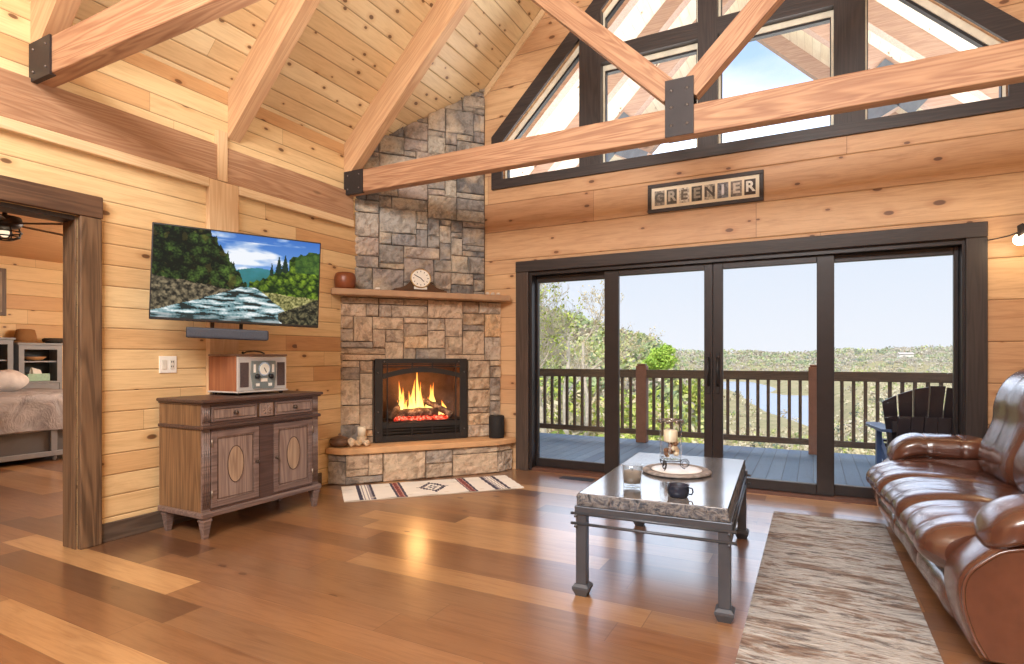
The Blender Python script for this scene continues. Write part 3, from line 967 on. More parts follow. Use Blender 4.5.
light('fire_light', 'POINT', floc(.8, .12, .80), 6, (1.0, .50, .18), size=.12)

# ------------------------------------------------------------------ things on the mantel
ck = thing('mantel_clock', 'dark wooden tambour clock with white dial on the mantel', 'clock', floc(.79, -.03, 1.846), FA)
ck.scale = (1.22, 1.1, 1.12)
m = MB()
N = 40
pr_ = []
for i in range(N + 1):
    u = -1 + 2 * i / N
    hgt = .03 + .135 * math.exp(-(u / .48) ** 2) 
    pr_.append((u * .205, hgt))
m.prism([(-.205, .022)] + pr_ + [(.205, .022)], 'Y', -.04, .04)
m.build('case', plain('clock_walnut', S(76, 48, 32), .35), ck)
MB().box(-.225, .225, -.05, .05, 0, .022, .005).build('base', plain('clock_walnut', S(76, 48, 32), .35), ck)
def disc(c, r, y0, y1, n=32):
    m = MB(); m.prism([(c[0] + r * math.cos(2 * PI * i / n), c[1] + r * math.sin(2 * PI * i / n)) for i in range(n)], 'Y', y0, y1); return m
dl_ = disc((0, .125), .078, -.052, -.041).build('dial', plain('clock_dial_white', S(240, 234, 222), .4, 0, .02), ck)
for k in range(12):
    a = k * PI / 6
    m = MB(); m.obox((math.sin(a) * .054, -.053, .125 + math.cos(a) * .054), (math.sin(a) * .066, -.053, .125 + math.cos(a) * .066), .005, .002, (0, 1, 0))
    m.build('hour_mark', M_GASKET, dl_)
for a, l_ in ((2.4, .04), (5.2, .055)):
    MB().obox((0, -.0545, .125), (math.sin(a) * l_, -.0545, .125 + math.cos(a) * l_), .006, .002, (0, 1, 0)).build('hand', M_GASKET, dl_)
m = MB(); tp = []
m.tube([(.082 * math.cos(t * 2 * PI / 32), -.05, .125 + .082 * math.sin(t * 2 * PI / 32)) for t in range(33)], .006, 6, False)
m.build('bezel', plain('brass', S(190, 160, 110), .3, .8), ck)
MB().box(-.055, .055, -.046, -.041, .026, .05, .003).build('plaque', plain('clock_dial_white', S(240, 234, 222), .4), ck)

vz = MB().lathe([(.08, 0), (.094, .012), (.102, .06), (.101, .11), (.090, .148), (.074, .16), (.070, .16), (.085, .14)], 28)
o = vz.build('copper_pot', plain('copper_glaze', S(128, 70, 40), .35, .1, .25, 10))
o.location = floc(.06, -.045, 1.846); tag(o, 'rounded copper brown pot at the left end of the mantel', 'pot')
vz = MB(); 
vz.ball((0, 0, .014), .03, 8, (1.2, .8, .5))
vz.tube([(-.03, 0, .012), (-.045, .0, .008)], [.01, .003], 6)
o = vz.build('seashell', plain('shell_white', S(232, 222, 208), .4)); o.location = floc(.36, -.10, 1.845); tag(o, 'white seashell lying left of the clock on the mantel', 'shell')
for i, (s_, lab) in enumerate(((1.50, 'small white pebble, first right of the clock on the mantel'), (1.56, 'small white pebble, middle of three on the mantel'), (1.62, 'small white pebble nearest the right end of the mantel'))):
    vz = MB(); vz.ball((0, 0, .016), .022, 8, (1.1, .8, .72))
    o = vz.build('pebble', plain('pebble', S(214, 196, 176) if i != 1 else S(236, 228, 216), .5)); o.location = floc(s_, -.1, 1.845); tag(o, lab, 'pebble', 'pebbles on the mantel')

# ------------------------------------------------------------------ things on the hearth
cb = thing('candle_holder', 'white pillar candle in a stone holder left of the fire', 'candle', floc(.215, -.06, .344), FA)
MB().lathe([(.052, 0), (.056, .03), (.045, .05), (.05, .075), (.046, .08)], 20).build('holder', plain('carved_stone', S(206, 180, 148), .7, 0, .2, 30, .4), cb)
MB().lathe([(.040, .08), (.041, .17), (.036, .176)], 20).build('candle', plain('ivory_wax', S(240, 224, 196), .5), cb)
bo = thing('lidded_bowl', 'dark round lidded bowl at the left end of the hearth', 'bowl', floc(.005, -.1, .344), FA)
MB().lathe([(.05, 0), (.085, .02), (.098, .05), (.09, .07), (.08, .075)], 24).build('bowl', plain('clay_brown', S(112, 82, 62), .5, 0, .2), bo)
MB().lathe([(.09, .073), (.07, .088), (.03, .1), (.012, .108), (.016, .122), (.004, .128)], 24).build('lid', plain('clay_brown', S(112, 82, 62), .5), bo)
for i, (s_, y_, lab) in enumerate(((.105, -.17, 'small pale carved figure beside the lidded bowl on the hearth'), (.17, -.165, 'small cream stone ornament in front of the candle'), (.245, -.16, 'small rough pale stone right of the candle'))):
    vz = MB()
    bm = bmesh.new(); bmesh.ops.create_icosphere(bm, subdivisions=3, radius=.034)
    for q in bm.verts:
        q.co *= 1 + .35 * noise.noise(q.co * 40 + Vector((i * 7, 0, 0)))
        q.co.z = (q.co.z + .032) * (1.2 if i == 0 else .9)
    lo = min(q.co.z for q in bm.verts)
    for q in bm.verts: q.co.z -= lo
    vz.bm(bm, True)
    o = vz.build('stone_ornament', plain('pale_stone_%d' % i, S(220, 196, 164) if i != 1 else S(200, 168, 130), .7, 0, .25, 40, .4)); o.location = floc(s_, y_, .344)
    tag(o, lab, 'ornament', 'stone ornaments on the hearth')
sp_ = thing('cylinder_speaker', 'black cylindrical speaker at the right end of the hearth', 'speaker', floc(1.60, -.105, .344), FA)
MB().lathe([(.078, 0), (.082, .006), (.082, .225), (.078, .232), (.07, .235)], 28).build('body', plain('black_fabric', S(30, 28, 28), .8, 0, .2, 60, .3), sp_)
MB().lathe([(.06, .2355), (.06, .239), (.05, .24)], 28).build('top_panel', plain('gloss_black', S(18, 18, 20), .2), sp_)

# ------------------------------------------------------------------ woven mat by the hearth
bmat = NB('woven_wool')
at = bmat.n('ShaderNodeAttribute', attribute_name='tint')
xx_, yy_, zz_, vv_ = bmat.coords()
nw = bmat.noise(bmat.xyz(bmat.math('MULTIPLY', xx_, 40.), bmat.math('MULTIPLY', yy_, 160.), 0.), 1.5, 2)
bmat.bsdf(at.outputs['Color'], .95, 0, bmat.bump(nw, .5, .004))
m = MB()
NX, NY, LX, LY = 150, 56, 1.58, .58
def mat_col(u, v_):
    # u along -1..1, v 0..1 across
    a = abs(u)
    cream = S(242, 236, 226); navy = S(70, 66, 84); red = S(132, 66, 62); gry = S(168, 160, 164)
    if .80 < a < .84 or .66 < a < .70: return navy
    if .70 <= a <= .80: return gry if (a - .70) % .034 < .015 else cream
    if .34 < a < .45:
        if a < .36 or a > .43: return navy
        q = (v_ * 8) % 1
        return red if abs(a - .395) < .012 + .018 * abs(q - .5) * 2 else S(196, 150, 140)
    # stepped diamond in the middle
    dx = round(abs(u) * LX / 2 / .022); dy = round(abs(v_ - .5) * LY / .03)
    d_ = dx + dy
    if d_ in (5, 6): return navy
    if d_ in (2,): return navy
    return cream
for j in range(NY):
    for i in range(NX):
        u0, u1 = i / NX, (i + 1) / NX; v0, v1 = j / NY, (j + 1) / NY
        zf = lambda u, w: .008 + .0035 * math.sin(u * 31) * math.sin(w * 5 + 1) + .002 * math.sin(w * 30)
        m.cc = mat_col((u0 + u1) - 1, (v0 + v1) / 2)
        m.add([((u - .5) * LX, (w - .5) * LY, zf(u, w)) for u, w in ((u0, v0), (u1, v0), (u1, v1), (u0, v1))], [(0, 1, 2, 3)], True)
m.cc = S(224, 214, 198)
m.box(-LX / 2 + .002, LX / 2 - .002, -LY / 2 + .002, LY / 2 - .002, .0005, .003)
o = m.build('woven_mat', bmat.m, None, tint=True)
o.location = (-3.085, 4.31, 0); o.rotation_euler = (0, 0, math.radians(46.5))
tag(o, 'cream woven mat with dark stripes in front of the hearth', 'mat')

# ================================================================== LEFT WALL THINGS
# ------------------------------------------------------------------ television
tv = thing('television', 'flat television with a mountain river picture on the log wall', 'television', (-3.525, 2.655, 1.7425), 0)
tv.rotation_euler = (0, math.radians(1.8), math.radians(57.4))
TW, TH = 1.06, .63
MB().box(-TW / 2, TW / 2, -.012, .03, -TH / 2, TH / 2, .005).build('housing', plain('tv_black_plastic', S(22, 22, 24), .35), tv)
MB().box(-.3, .3, .031, .055, -.2, .2, .008).build('back_cover', plain('tv_black_plastic', S(22, 22, 24), .35), tv)
inv = (Matrix.Translation(tv.location) @ tv.rotation_euler.to_matrix().to_4x4()).inverted()
m = MB(); m.M = inv
wp = Vector((XL + .048, 2.885, 1.75)); tp_ = tv.matrix_basis @ Vector((0, .06, 0))
m.box(XL + .046, XL + .06, 2.80, 2.97, 1.6, 1.9)
md = (wp + Vector(tp_)) / 2 + Vector((.0, .12, 0))
m.obox(wp + Vector((.012, 0, 0)), md, .03, .05); m.obox(md, Vector(tp_), .03, .05)
m.build('wall_arm', M_IRON, tv)
def fbm(x, y, s, o=4):
    a = 0; k = 1; t = 0
    for i in range(o):
        a += k * noise.noise(Vector((x * s, y * s, i * 7.3))); t += k; k *= .5; s *= 2.05
    return a / t
def lerp(a, b, t): return tuple(a[i] + (b[i] - a[i]) * t for i in range(3))
def crown(u, v, k):
    """rounded tree crowns lit from above"""
    p = Vector((u * 1.7 * k, v * k * .8, 0))
    ds, ps = noise.voronoi(p)
    return 1.0 - ds[0] * 1.1 + (p.y - ps[0].y) * .5 - .15
def river(u, v):
    """picture on the screen, u right 0..1, v up 0..1, sRGB colours"""
    n1 = fbm(u * 1.7, v, 6); n2 = fbm(u * 1.7, v, 22, 3); n3 = fbm(u * 1.7 + 5, v + 3, 48, 2)
    horizon = .42
    # sky
    c = lerp((120, 165, 225), (56, 108, 190), max(0, min(1, (v - .55) * 2)))
    cl = fbm(u * 1.2, v * 2.4, 3.2) + .5 * (1 - abs(u - .52) * 3.2) * (1 if .55 < v < .92 else .2)
    if cl > .15: c = lerp(c, (238, 242, 248), min(1, (cl - .15) * 3))
    # blue-green mountain
    if v < .60 + .03 * math.sin((u - .5) * 14) and .4 < u < .75:
        c = lerp((58, 130, 140), (44, 104, 96), max(0, min(1, (.6 - v) * 5 + n1)))
    # right bank trees
    rt = .46 + (u - .56) * .72 + .05 * fbm(u, 0, 30, 2) if u < .80 else .76 + .12 * math.sin((u - .8) * 9) + .05 * fbm(u, 0, 26, 2)
    for sx, sw, sh in ((.735, .035, .80), (.775, .04, .83), (.69, .02, .72), (.42, .03, .80), (.455, .03, .68)):
        w = sw * (1 - (v - .5) / (sh - .5)) if v < sh else -1
        if v > .45 and abs(u - sx) < w * (1 + .5 * n3): c = lerp((34, 58, 44), (20, 40, 30), .5 + n2)
    if u > .55 and v < rt:
        g = max(0, min(1, crown(u, v, 15) + n2 * .5 + n3 * .4))
        c = lerp((22, 44, 12), (150, 180, 48), g)
        if u > .84 and v > .62: c = lerp(c, (58, 92, 48), .6)
    # left bank trees
    lt = 1.2 if u < .30 else 1.04 - (u - .30) * 2.6 + .16 * fbm(u, 2, 34, 3)
    if u < .54 and v < lt:
        g = max(0, min(1, crown(u, v, 11) * .9 + n2 * .5 + n3 * .6 + (u - .3) * .5 + .03))
        c = lerp((8, 18, 9), (92, 122, 48), g)
        if n1 > .22: c = lerp(c, (120, 96, 40), .35)
    # banks of rock
    lb = .40 - u * .22 + .05 * n1
    rb = .36 - (u - .6) * .12 + .03 * n1
    if u < .52 and v < lb + .05:
        g = max(0, min(1, .5 + n2 * 1.4 + n3 * .6)); c = lerp((34, 32, 26), (142, 128, 100), g)
    if u > .62 and v < rb:
        g = max(0, min(1, .5 + n2 * 1.3 + n3)); c = lerp((72, 74, 36), (190, 182, 120), g)
    # river widening towards us
    yv = max(0.0, min(1.0, (.40 - v) / .40))
    xl = .50 - yv ** 1.15 * .62 + .03 * n1; xr = .585 + yv ** .9 * .30 + .03 * n1
    if v < .40 and xl < u < xr:
        st = fbm(u * 2.2, v * 8, 3.6, 4) + .18 * n3 - .06 + .25 * (fbm(u, v * 3, 5, 2))
        c = lerp((44, 92, 100), (236, 242, 242), max(0, min(1, .55 + st * 1.9)))
        if st < -.20: c = (36, 44, 42)
    if u > .74 and v < .30 - (.98 - u) * .75 and u >= xr - .12:
        g = max(0, min(1, .45 + n2 * 1.4 + n3)); c = lerp((22, 24, 18), (112, 104, 74), g)
    if v < .05 and u < .75: c = lerp(c, (60, 74, 76), .4)
    return c
m = MB()
NX, NY = 230, 136
for j in range(NY):
    for i in range(NX):
        c = river((i + .5) / NX, (j + .5) / NY)
        m.cc = S(*[max(0, min(255, q)) for q in c])
        x0 = -TW / 2 + .008 + (TW - .016) * i / NX; x1 = -TW / 2 + .008 + (TW - .016) * (i + 1) / NX
        z0 = -TH / 2 + .016 + (TH - .026) * j / NY; z1 = -TH / 2 + .016 + (TH - .026) * (j + 1) / NY
        m.add([(x0, -.0135, z0), (x1, -.0135, z0), (x1, -.0135, z1), (x0, -.0135, z1)], [(0, 1, 2, 3)])
m.build('screen', attr_color('screen_picture', .5, 1.0), tv, tint=True)

sb = thing('soundbar', 'dark grey soundbar mounted just under the television', 'soundbar', (-3.59, 2.61, 1.355), 0)
sb.rotation_euler = (0, math.radians(1.8), math.radians(57.4))
MB().box(-.255, .255, -.045, .04, -.036, .036, .014).build('body', plain('soundbar_fabric', S(58, 62, 72), .7, 0, .15, 90, .2), sb)
MB().lathe([(.034, -.257), (.036, -.25), (.036, -.19)], 18).build('end_cap', plain('soundbar_cap', S(40, 42, 50), .4), sb).rotation_euler = (0, PI / 2, 0)
for xx in (-.1, .08):
    MB().box(xx - .012, xx + .012, .0405, .046, -.03, .16).build('hanging_bracket', M_IRON, sb)

# ------------------------------------------------------------------ wall plate
wp_ = thing('wall_plate', 'white double switch and socket plate between doorway and sideboard', 'wall plate', (XL, 2.472, 1.143), PI / 2)
M_WHITE = plain('white_plastic', S(240, 234, 224), .4, 0, .03)
MB().box(-.062, .062, -.008, 0, -.06, .06, .003).build('plate', M_WHITE, wp_)
MB().box(-.045, -.012, -.012, -.0082, -.034, .034, .002).build('rocker', plain('beige_plastic', S(222, 214, 200), .4), wp_)
m = MB()
m.box(.012, .045, -.011, -.0082, -.034, .034, .002)
so = m.build('socket', plain('beige_plastic', S(222, 214, 200), .4), wp_)
for zz in (-.02, .014):
    for xs in (.02, .032):
        MB().box(xs, xs + .004, -.0125, -.0111, zz, zz + .012).build('slot', M_GASKET, so)

# ------------------------------------------------------------------ sideboard (front = -y local)
sbd = thing('sideboard', 'carved wooden sideboard with two doors and two drawers by the log wall', 'sideboard', (-3.765, 2.875, 0), PI / 2)
M_SB = timber('sideboard_front_wood', S(142, 112, 102), S(98, 73, 66), 'X', .36, False)
M_SBS = timber('sideboard_side_veneer', S(150, 104, 58), S(100, 64, 34), 'Z', .45, False)
M_SBD = timber('sideboard_dark_wood', S(96, 64, 52), S(66, 42, 34), 'X', .4, False)
M_SBL = timber('sideboard_panel_wood', S(164, 134, 120), S(120, 92, 82), 'Z', .36, False)
hw, dp = .497, .235
m = MB()
m.box(-hw, hw, -dp + .02, dp, .175, .882)
m.build('carcass', M_SBS, sbd)
m = MB()
m.box(-hw - .025, hw + .025, -dp - .028, dp, .893, .916, .008)
m.box(-hw - .012, hw + .012, -dp - .014, dp, .881, .894, .005)
m.build('top', M_SBD, sbd)
m = MB(); m.box(-hw - .014, hw + .014, -dp - .014, dp, .717, .742, .008); m.build('middle_moulding', M_SBD, sbd)
m = MB(); m.box(-hw - .016, hw + .016, -dp - .016, dp, .138, .176, .008); m.build('plinth', M_SB, sbd)
fy = -dp + .018
m = MB()
m.box(-hw + .062, hw - .062, fy - .016, fy, .743, .762); m.box(-hw + .062, hw - .062, fy - .016, fy, .865, .881)
m.box(-.06, .06, fy - .016, fy, .177, .716)
m.box(-hw + .062, -.06, fy - .016, fy, .177, .19); m.box(.06, hw - .062, fy - .016, fy, .177, .19)
m.box(-hw + .062, -.06, fy - .016, fy, .702, .716); m.box(.06, hw - .062, fy - .016, fy, .702, .716)
m.build('face_frame', M_SBD, sbd)
for sg in (-1, 1):
    m = MB()
    xa_, xb_ = (-hw, -hw + .06) if sg < 0 else (hw - .06, hw)
    for z0_, z1_ in ((.177, .716), (.743, .881)):
        m.box(xa_, xb_, fy - .01, fy, z0_, z1_)
        for k in range(4):
            xx = xa_ + .009 + k * .014
            m.tube([(xx, fy - .011, z0_ + .02), (xx, fy - .011, z1_ - .02)], .0055, 6)
    m.build('fluted_pilaster', M_SB, sbd)
def framed(x0, x1, z0, z1, y, w, name):
    m = MB()
    m.box(x0, x0 + w, y - .018, y - .001, z0, z1, .003); m.box(x1 - w, x1, y - .018, y - .001, z0, z1, .003)
    m.box(x0 + w, x1 - w, y - .018, y - .001, z0, z0 + w, .003); m.box(x0 + w, x1 - w, y - .018, y - .001, z1 - w, z1, .003)
    o = m.build(name, M_SB, sbd)
    return o
for sg in (-1, 1):
    xa_, xb_ = sorted((sg * .078, sg * (hw - .066)))
    d_ = framed(xa_, xb_, .765, .863, fy, .016, 'drawer')
    MB().box(xa_ + .018, xb_ - .018, fy - .014, fy - .002, .783, .845, .004).build('drawer_panel', M_SBL, d_)
    k_ = MB(); k_.M = Matrix.Translation(((xa_ + xb_) / 2, fy - .014, .814)) @ Matrix.Rotation(PI / 2, 4, 'X')
    k_.lathe([(.014, 0), (.006, .004), (.006, .012), (.013, .018), (.014, .024), (.008, .029)], 14)
    k_.build('knob', plain('aged_brass', S(84, 70, 60), .35, .7), d_)
    xa_, xb_ = sorted((sg * .064, sg * (hw - .064)))
    d_ = framed(xa_, xb_, .193, .70, fy, .042, 'door')
    MB().box(xa_ + .043, xb_ - .043, fy - .011, fy - .002, .236, .657).build('door_panel', M_SBL, d_)
    cx_ = (xa_ + xb_) / 2
    m = MB()
    ov = [(cx_ + .062 * math.cos(2 * PI * i / 36), .46 + .125 * math.sin(2 * PI * i / 36)) for i in range(36)]
    m.prism(ov, 'Y', fy - .0135, fy - .0112)
    io = m.build('oval_inlay', timber('burl_inlay', S(186, 152, 120), S(142, 106, 80), 'Z', .36, False), d_)
    m = MB()
    m.tube([(p[0], fy - .0135, p[1]) for p in ov + ov[:1]], .0028, 5, False)
    m.tube([(xa_ + .05, fy - .0115, .245), (xb_ - .05, fy - .0115, .245), (xb_ - .05, fy - .0115, .648), (xa_ + .05, fy - .0115, .648), (xa_ + .05, fy - .0115, .245)], .003, 5, False)
    m.build('inlay_line', M_SBD, d_)
    k_ = MB(); kx = xa_ + .022 if sg > 0 else xb_ - .022
    k_.M = Matrix.Translation((kx, fy - .018, .45)) @ Matrix.Rotation(PI / 2, 4, 'X')
    k_.lathe([(.011, 0), (.005, .004), (.005, .010), (.011, .016), (.011, .02), (.006, .025)], 12)
    k_.build('knob', plain('aged_brass', S(84, 70, 60), .35, .7), d_)
    hx = xb_ - .002 if sg > 0 else xa_ + .002
    for zz in (.26, .60):
        MB().tube([(hx, fy - .02, zz), (hx, fy - .02, zz + .05)], .006, 8).build('hinge', plain('aged_brass_light', S(150, 134, 120), .4, .7), d_)
m = MB()
m.box(-.056, .056, fy - .022, fy - .001, .766, .862, .004)
for k in range(8):
    a = k * PI / 4
    m.M = Matrix.Translation((.0, fy - .024, .814)) @ Matrix.Rotation(a, 4, 'Y') @ Matrix.Translation((0, 0, .023))
    m.ball((0, 0, 0), .011, 6, (.65, .4, 1.7))
m.M = None
m.ball((0, fy - .025, .814), .009, 6, (1, .6, 1))
m.build('carved_rosette', M_SBL, sbd)
for sx_ in (-1, 1):
    for yy in (-dp + .02, dp - .05):
        m = MB(); cx_ = sx_ * (hw - .03)
        a, b = .030, .015
        m.add([(cx_ - a, yy - a, .138), (cx_ + a, yy - a, .138), (cx_ + a, yy + a, .138), (cx_ - a, yy + a, .138),
               (cx_ - b, yy - b, 0), (cx_ + b, yy - b, 0), (cx_ + b, yy + b, 0), (cx_ - b, yy + b, 0)],
              [(3, 2, 1, 0), (4, 5, 6, 7), (0, 1, 5, 4), (1, 2, 6, 5), (2, 3, 7, 6), (3, 0, 4, 7)])
        m.box(cx_ - a - .003, cx_ + a + .003, yy - a - .003, yy + a + .003, .112, .124, .003)
        m.build('foot', M_SB, sbd)

# ------------------------------------------------------------------ retro stereo
rd = thing('retro_radio', 'retro wooden radio with silver front standing on the sideboard', 'radio', (-3.835, 2.96, .916), PI / 2)
rw, rd_ = .22, .165
M_RW = timber('radio_orange_wood', S(176, 98, 44), S(146, 72, 28), 'Z', .35, False)
M_SIL = plain('radio_silver', S(206, 200, 194), .35, .3, .05)
MB().box(-rw, rw, -rd_ + .02, rd_, .026, .286, .006).build('cabinet', M_RW, rd)
MB().box(-rw - .006, rw + .006, -rd_ - .006, rd_, .018, .03, .004).build('base', M_SIL, rd)
MB().box(-rw - .004, rw + .004, -rd_ + .0, rd_, .287, .302, .005).build('lid', timber('radio_lid_wood', S(150, 110, 86), S(116, 80, 62), 'X', .3, False), rd)
fo = MB().box(-rw + .003, rw - .003, -rd_ + .004, -rd_ + .0195, .031, .284, .006).build('front_panel', M_SIL, rd)
for sg in (-1, 1):
    g_ = MB().box(sg * .162 - .036, sg * .162 + .036, -rd_, -rd_ + .0035, .06, .24, .003).build('speaker_grille', plain('grille_brown', S(84, 68, 66), .8, 0, .3, 180, .5), rd)
m = MB()
m.prism([(-.105, .252), (.105, .252), (.112, .16), (.092, .045), (-.092, .045), (-.112, .16)], 'Y', -rd_ - .006, -rd_ + .0035)
pn = m.build('control_panel', plain('radio_grey_green', S(134, 140, 136), .4, .3, .05), rd)
o = disc((0, .19), .052, -rd_ - .012, -rd_ - .0065, 28).build('dial_ring', plain('chrome', S(200, 200, 200), .15, .9), pn)
disc((0, .19), .042, -rd_ - .0145, -rd_ - .0125, 28).build('dial', plain('dial_cream', S(236, 232, 220), .4, 0, .02), pn)
MB().obox((-.006, -rd_ - .0155, .20), (.014, -rd_ - .0155, .165), .006, .002, (0, 1, 0)).build('needle', M_GASKET, pn)
for sg in (-1, 1):
    k_ = MB(); k_.M = Matrix.Translation((sg * .06, -rd_ - .0065, .135)) @ Matrix.Rotation(PI / 2, 4, 'X')
    k_.lathe([(.019, 0), (.018, .016), (.014, .019)], 18); k_.build('knob', M_GASKET, pn)
    MB().box(sg * .082 - .01, sg * .082 + .01, -rd_ - .0085, -rd_ - .0065, .165, .225, .001).build('tuning_window', M_WHITE, pn)
    MB().box(sg * .055 - .016, sg * .055 + .016, -rd_ - .0085, -rd_ - .0065, .062, .084, .001).build('button', M_WHITE, pn)
MB().box(-.03, .03, -rd_ - .0085, -rd_ - .0065, .095, .12, .001).build('display', M_WHITE, pn)
for sx_ in (-1, 1):
    for yy in (-.13, .13):
        MB().lathe([(.014, 0), (.016, .01), (.014, .018)], 12, (sx_ * .19, yy, 0)).build('foot', M_GASKET, rd)
m = MB()
m.tube([(-.12, -.09, .305), (-.1, -.1, .318), (-.03, -.1, .325), (.03, -.1, .318), (.06, -.1, .306)], .006, 6)
m.ball((-.12, -.09, .312), .01, 6)
m.build('carry_handle', M_GASKET, rd)

# ================================================================== BACK WALL THINGS
sg_ = thing('framed_sign', 'long framed sign of letter photographs above the sliding door', 'sign', (-.8875, YB, 2.69))
SW, SH = 1.01, .268
m = MB()
m.box(-SW / 2, SW / 2, -.03, 0, SH / 2 - .034, SH / 2, .004); m.box(-SW / 2, SW / 2, -.03, 0, -SH / 2, -SH / 2 + .034, .004)
m.box(-SW / 2, -SW / 2 + .034, -.03, 0, -SH / 2 + .034, SH / 2 - .034, .004); m.box(SW / 2 - .034, SW / 2, -.03, 0, -SH / 2 + .034, SH / 2 - .034, .004)
m.build('frame', M_DARKTRIM_X, sg_)
mt_ = MB().box(-SW / 2 + .034, SW / 2 - .034, -.015, -.001, -SH / 2 + .034, SH / 2 - .034).build('cream_mount', plain('cream_card', S(246, 236, 214), .7, 0, .02), sg_)
def text_mesh(ch, size, bold=0.0):
    cu = bpy.data.curves.new('letter', 'FONT')
    cu.body = ch; cu.size = size; cu.align_x = 'CENTER'; cu.align_y = 'CENTER'; cu.extrude = .001; cu.offset = bold
    ob = bpy.data.objects.new('letter', cu); COL.objects.link(ob)
    dg = bpy.context.evaluated_depsgraph_get()
    me = bpy.data.meshes.new_from_object(ob.evaluated_get(dg))
    bpy.data.objects.remove(ob)
    return me
tones = [(150, 144, 134), (92, 88, 80), (206, 198, 184), (84, 82, 76), (176, 168, 154), (118, 122, 132), (128, 122, 118), (62, 52, 46)]
ltone = [(96, 92, 86), (186, 180, 168), (110, 102, 92), (160, 154, 142), (84, 78, 72), (226, 230, 240), (214, 206, 196), (244, 240, 232)]
tw_ = .092
for i, ch in enumerate('GREENIER'):
    cx_ = -.395 + i * .1128
    bt = NB('letter_photo_%d' % i); n_ = bt.noise(bt.coords()[3], 38, 4, .65, .6)
    c_ = tones[i]
    bt.bsdf(bt.ramp(n_, [(.32, S(*[q * .55 for q in c_])), (.5, S(*c_)), (.68, S(*[min(255, q * 1.35) for q in c_]))]), .5)
    t_ = MB().box(cx_ - tw_ / 2, cx_ + tw_ / 2, -.018, -.0152, -.068, .068).build('letter_photo', bt.m, sg_)
    me = text_mesh(ch, .125, .004)
    me.transform(Matrix.Translation((cx_, -.0195, 0)) @ Matrix.Rotation(PI / 2, 4, 'X'))
    me.materials.clear(); me.materials.append(plain('letter_tone_%d' % i, S(*ltone[i]), .5, 0, .15, 40))
    lo = bpy.data.objects.new('letter', me); COL.objects.link(lo); lo.parent = t_

sc = thing('wall_sconce', 'dark metal wall sconce with a glowing bulb at the right edge', 'wall lamp', (1.375, YB, 2.12))
MB().lathe([(.05, 0), (.05, .012), (.03, .02)], 20).build('backplate', M_IRON, sc).rotation_euler = (PI / 2, 0, 0)
m = MB(); m.tube([(0, -.015, 0), (0, -.10, .01), (-.02, -.16, .03), (-.04, -.17, .0)], .008, 8)
m.tube([(-.04, -.16, -.02), (-.12, -.09, -.045), (-.19, -.06, -.055), (-.235, -.05, -.06)], .0045, 6)
m.build('arm', M_IRON, sc)
m = MB(); m.M = Matrix.Translation((-.045, -.17, -.045)) @ Matrix.Rotation(math.radians(-28), 4, 'Y')
m.lathe([(.018, .07), (.022, .06), (.035, .03), (.075, -.005), (.072, -.006), (.032, .026), (.016, .05)], 24)
m.build('shade', M_IRON, sc)
m = MB(); m.ball((-.075, -.17, -.09), .042, 12)
m.build('bulb', emit('bulb_glow', (1.0, .80, .50, 1), 14), sc)
light('sconce_light', 'POINT', (1.30, YB - .24, 2.02), 3.5, (1.0, .78, .48), size=.05)

# ================================================================== FLOOR: vent, runner
vt = thing('floor_vent', 'dark metal floor vent by the left door panel', 'floor vent', (-2.05, 5.28, 0))
MB().box(-.17, .17, -.06, .06, 0, .004).build('frame', M_IRON, vt)
m = MB()
for i in range(14): m.box(-.155 + i * .0228, -.155 + i * .0228 + .012, -.05, .05, .0042, .0065)
m.build('grille', M_GASKET, vt)
br = NB('woven_runner')
x, y, z, v = br.coords()
s1 = br.noise(br.xyz(br.math('MULTIPLY', x, 1.0), br.math('MULTIPLY', y, 3.4), 0.0), 2.2, 6, .68, .7)
s2 = br.noise(br.xyz(br.math('MULTIPLY', x, 5.5), br.math('MULTIPLY', y, 27.0), 0.0), 1.0, 5, .72, .6)
band = br.ramp(s1, [(.36, S(118, 98, 88)), (.43, S(150, 132, 120)), (.48, S(176, 174, 172)), (.54, S(192, 190, 188)), (.59, S(150, 136, 126)), (.66, S(124, 102, 90))])
s3 = br.noise(br.xyz(br.math('MULTIPLY', x, 6.0), br.math('MULTIPLY', br.math('ADD', y, 7.3), 30.0), 0.0), 1.0, 4, .7, .5)
c_ = br.mix(br.math('MULTIPLY', br.rng(s2, .52, .61), .72), band, S(72, 66, 68))
c_ = br.mix(br.math('MULTIPLY', br.rng(s3, .53, .63), .5), c_, S(214, 212, 210))
f_ = br.math('ADD', s2, s3)
br.bsdf(c_, .95, 0, br.bump(f_, 1.0, .02))
m = MB()
NX, NY = 40, 160
x0, x1, y0, y1 = -.27, .45, 1.35, 4.86
m.box(x0, x1, y0, y1, .001, .008, .002)
m.grid(lambda u, w: (x0 + .004 + (x1 - x0 - .008) * u, y0 + .004 + (y1 - y0 - .008) * w, .0085 + .003 * noise.noise(Vector((u * 14, w * 190, 0)))), NX, NY)
o = m.build('runner_rug', br.m)
tag(o, 'streaked grey and brown runner rug beside the sofa', 'rug')

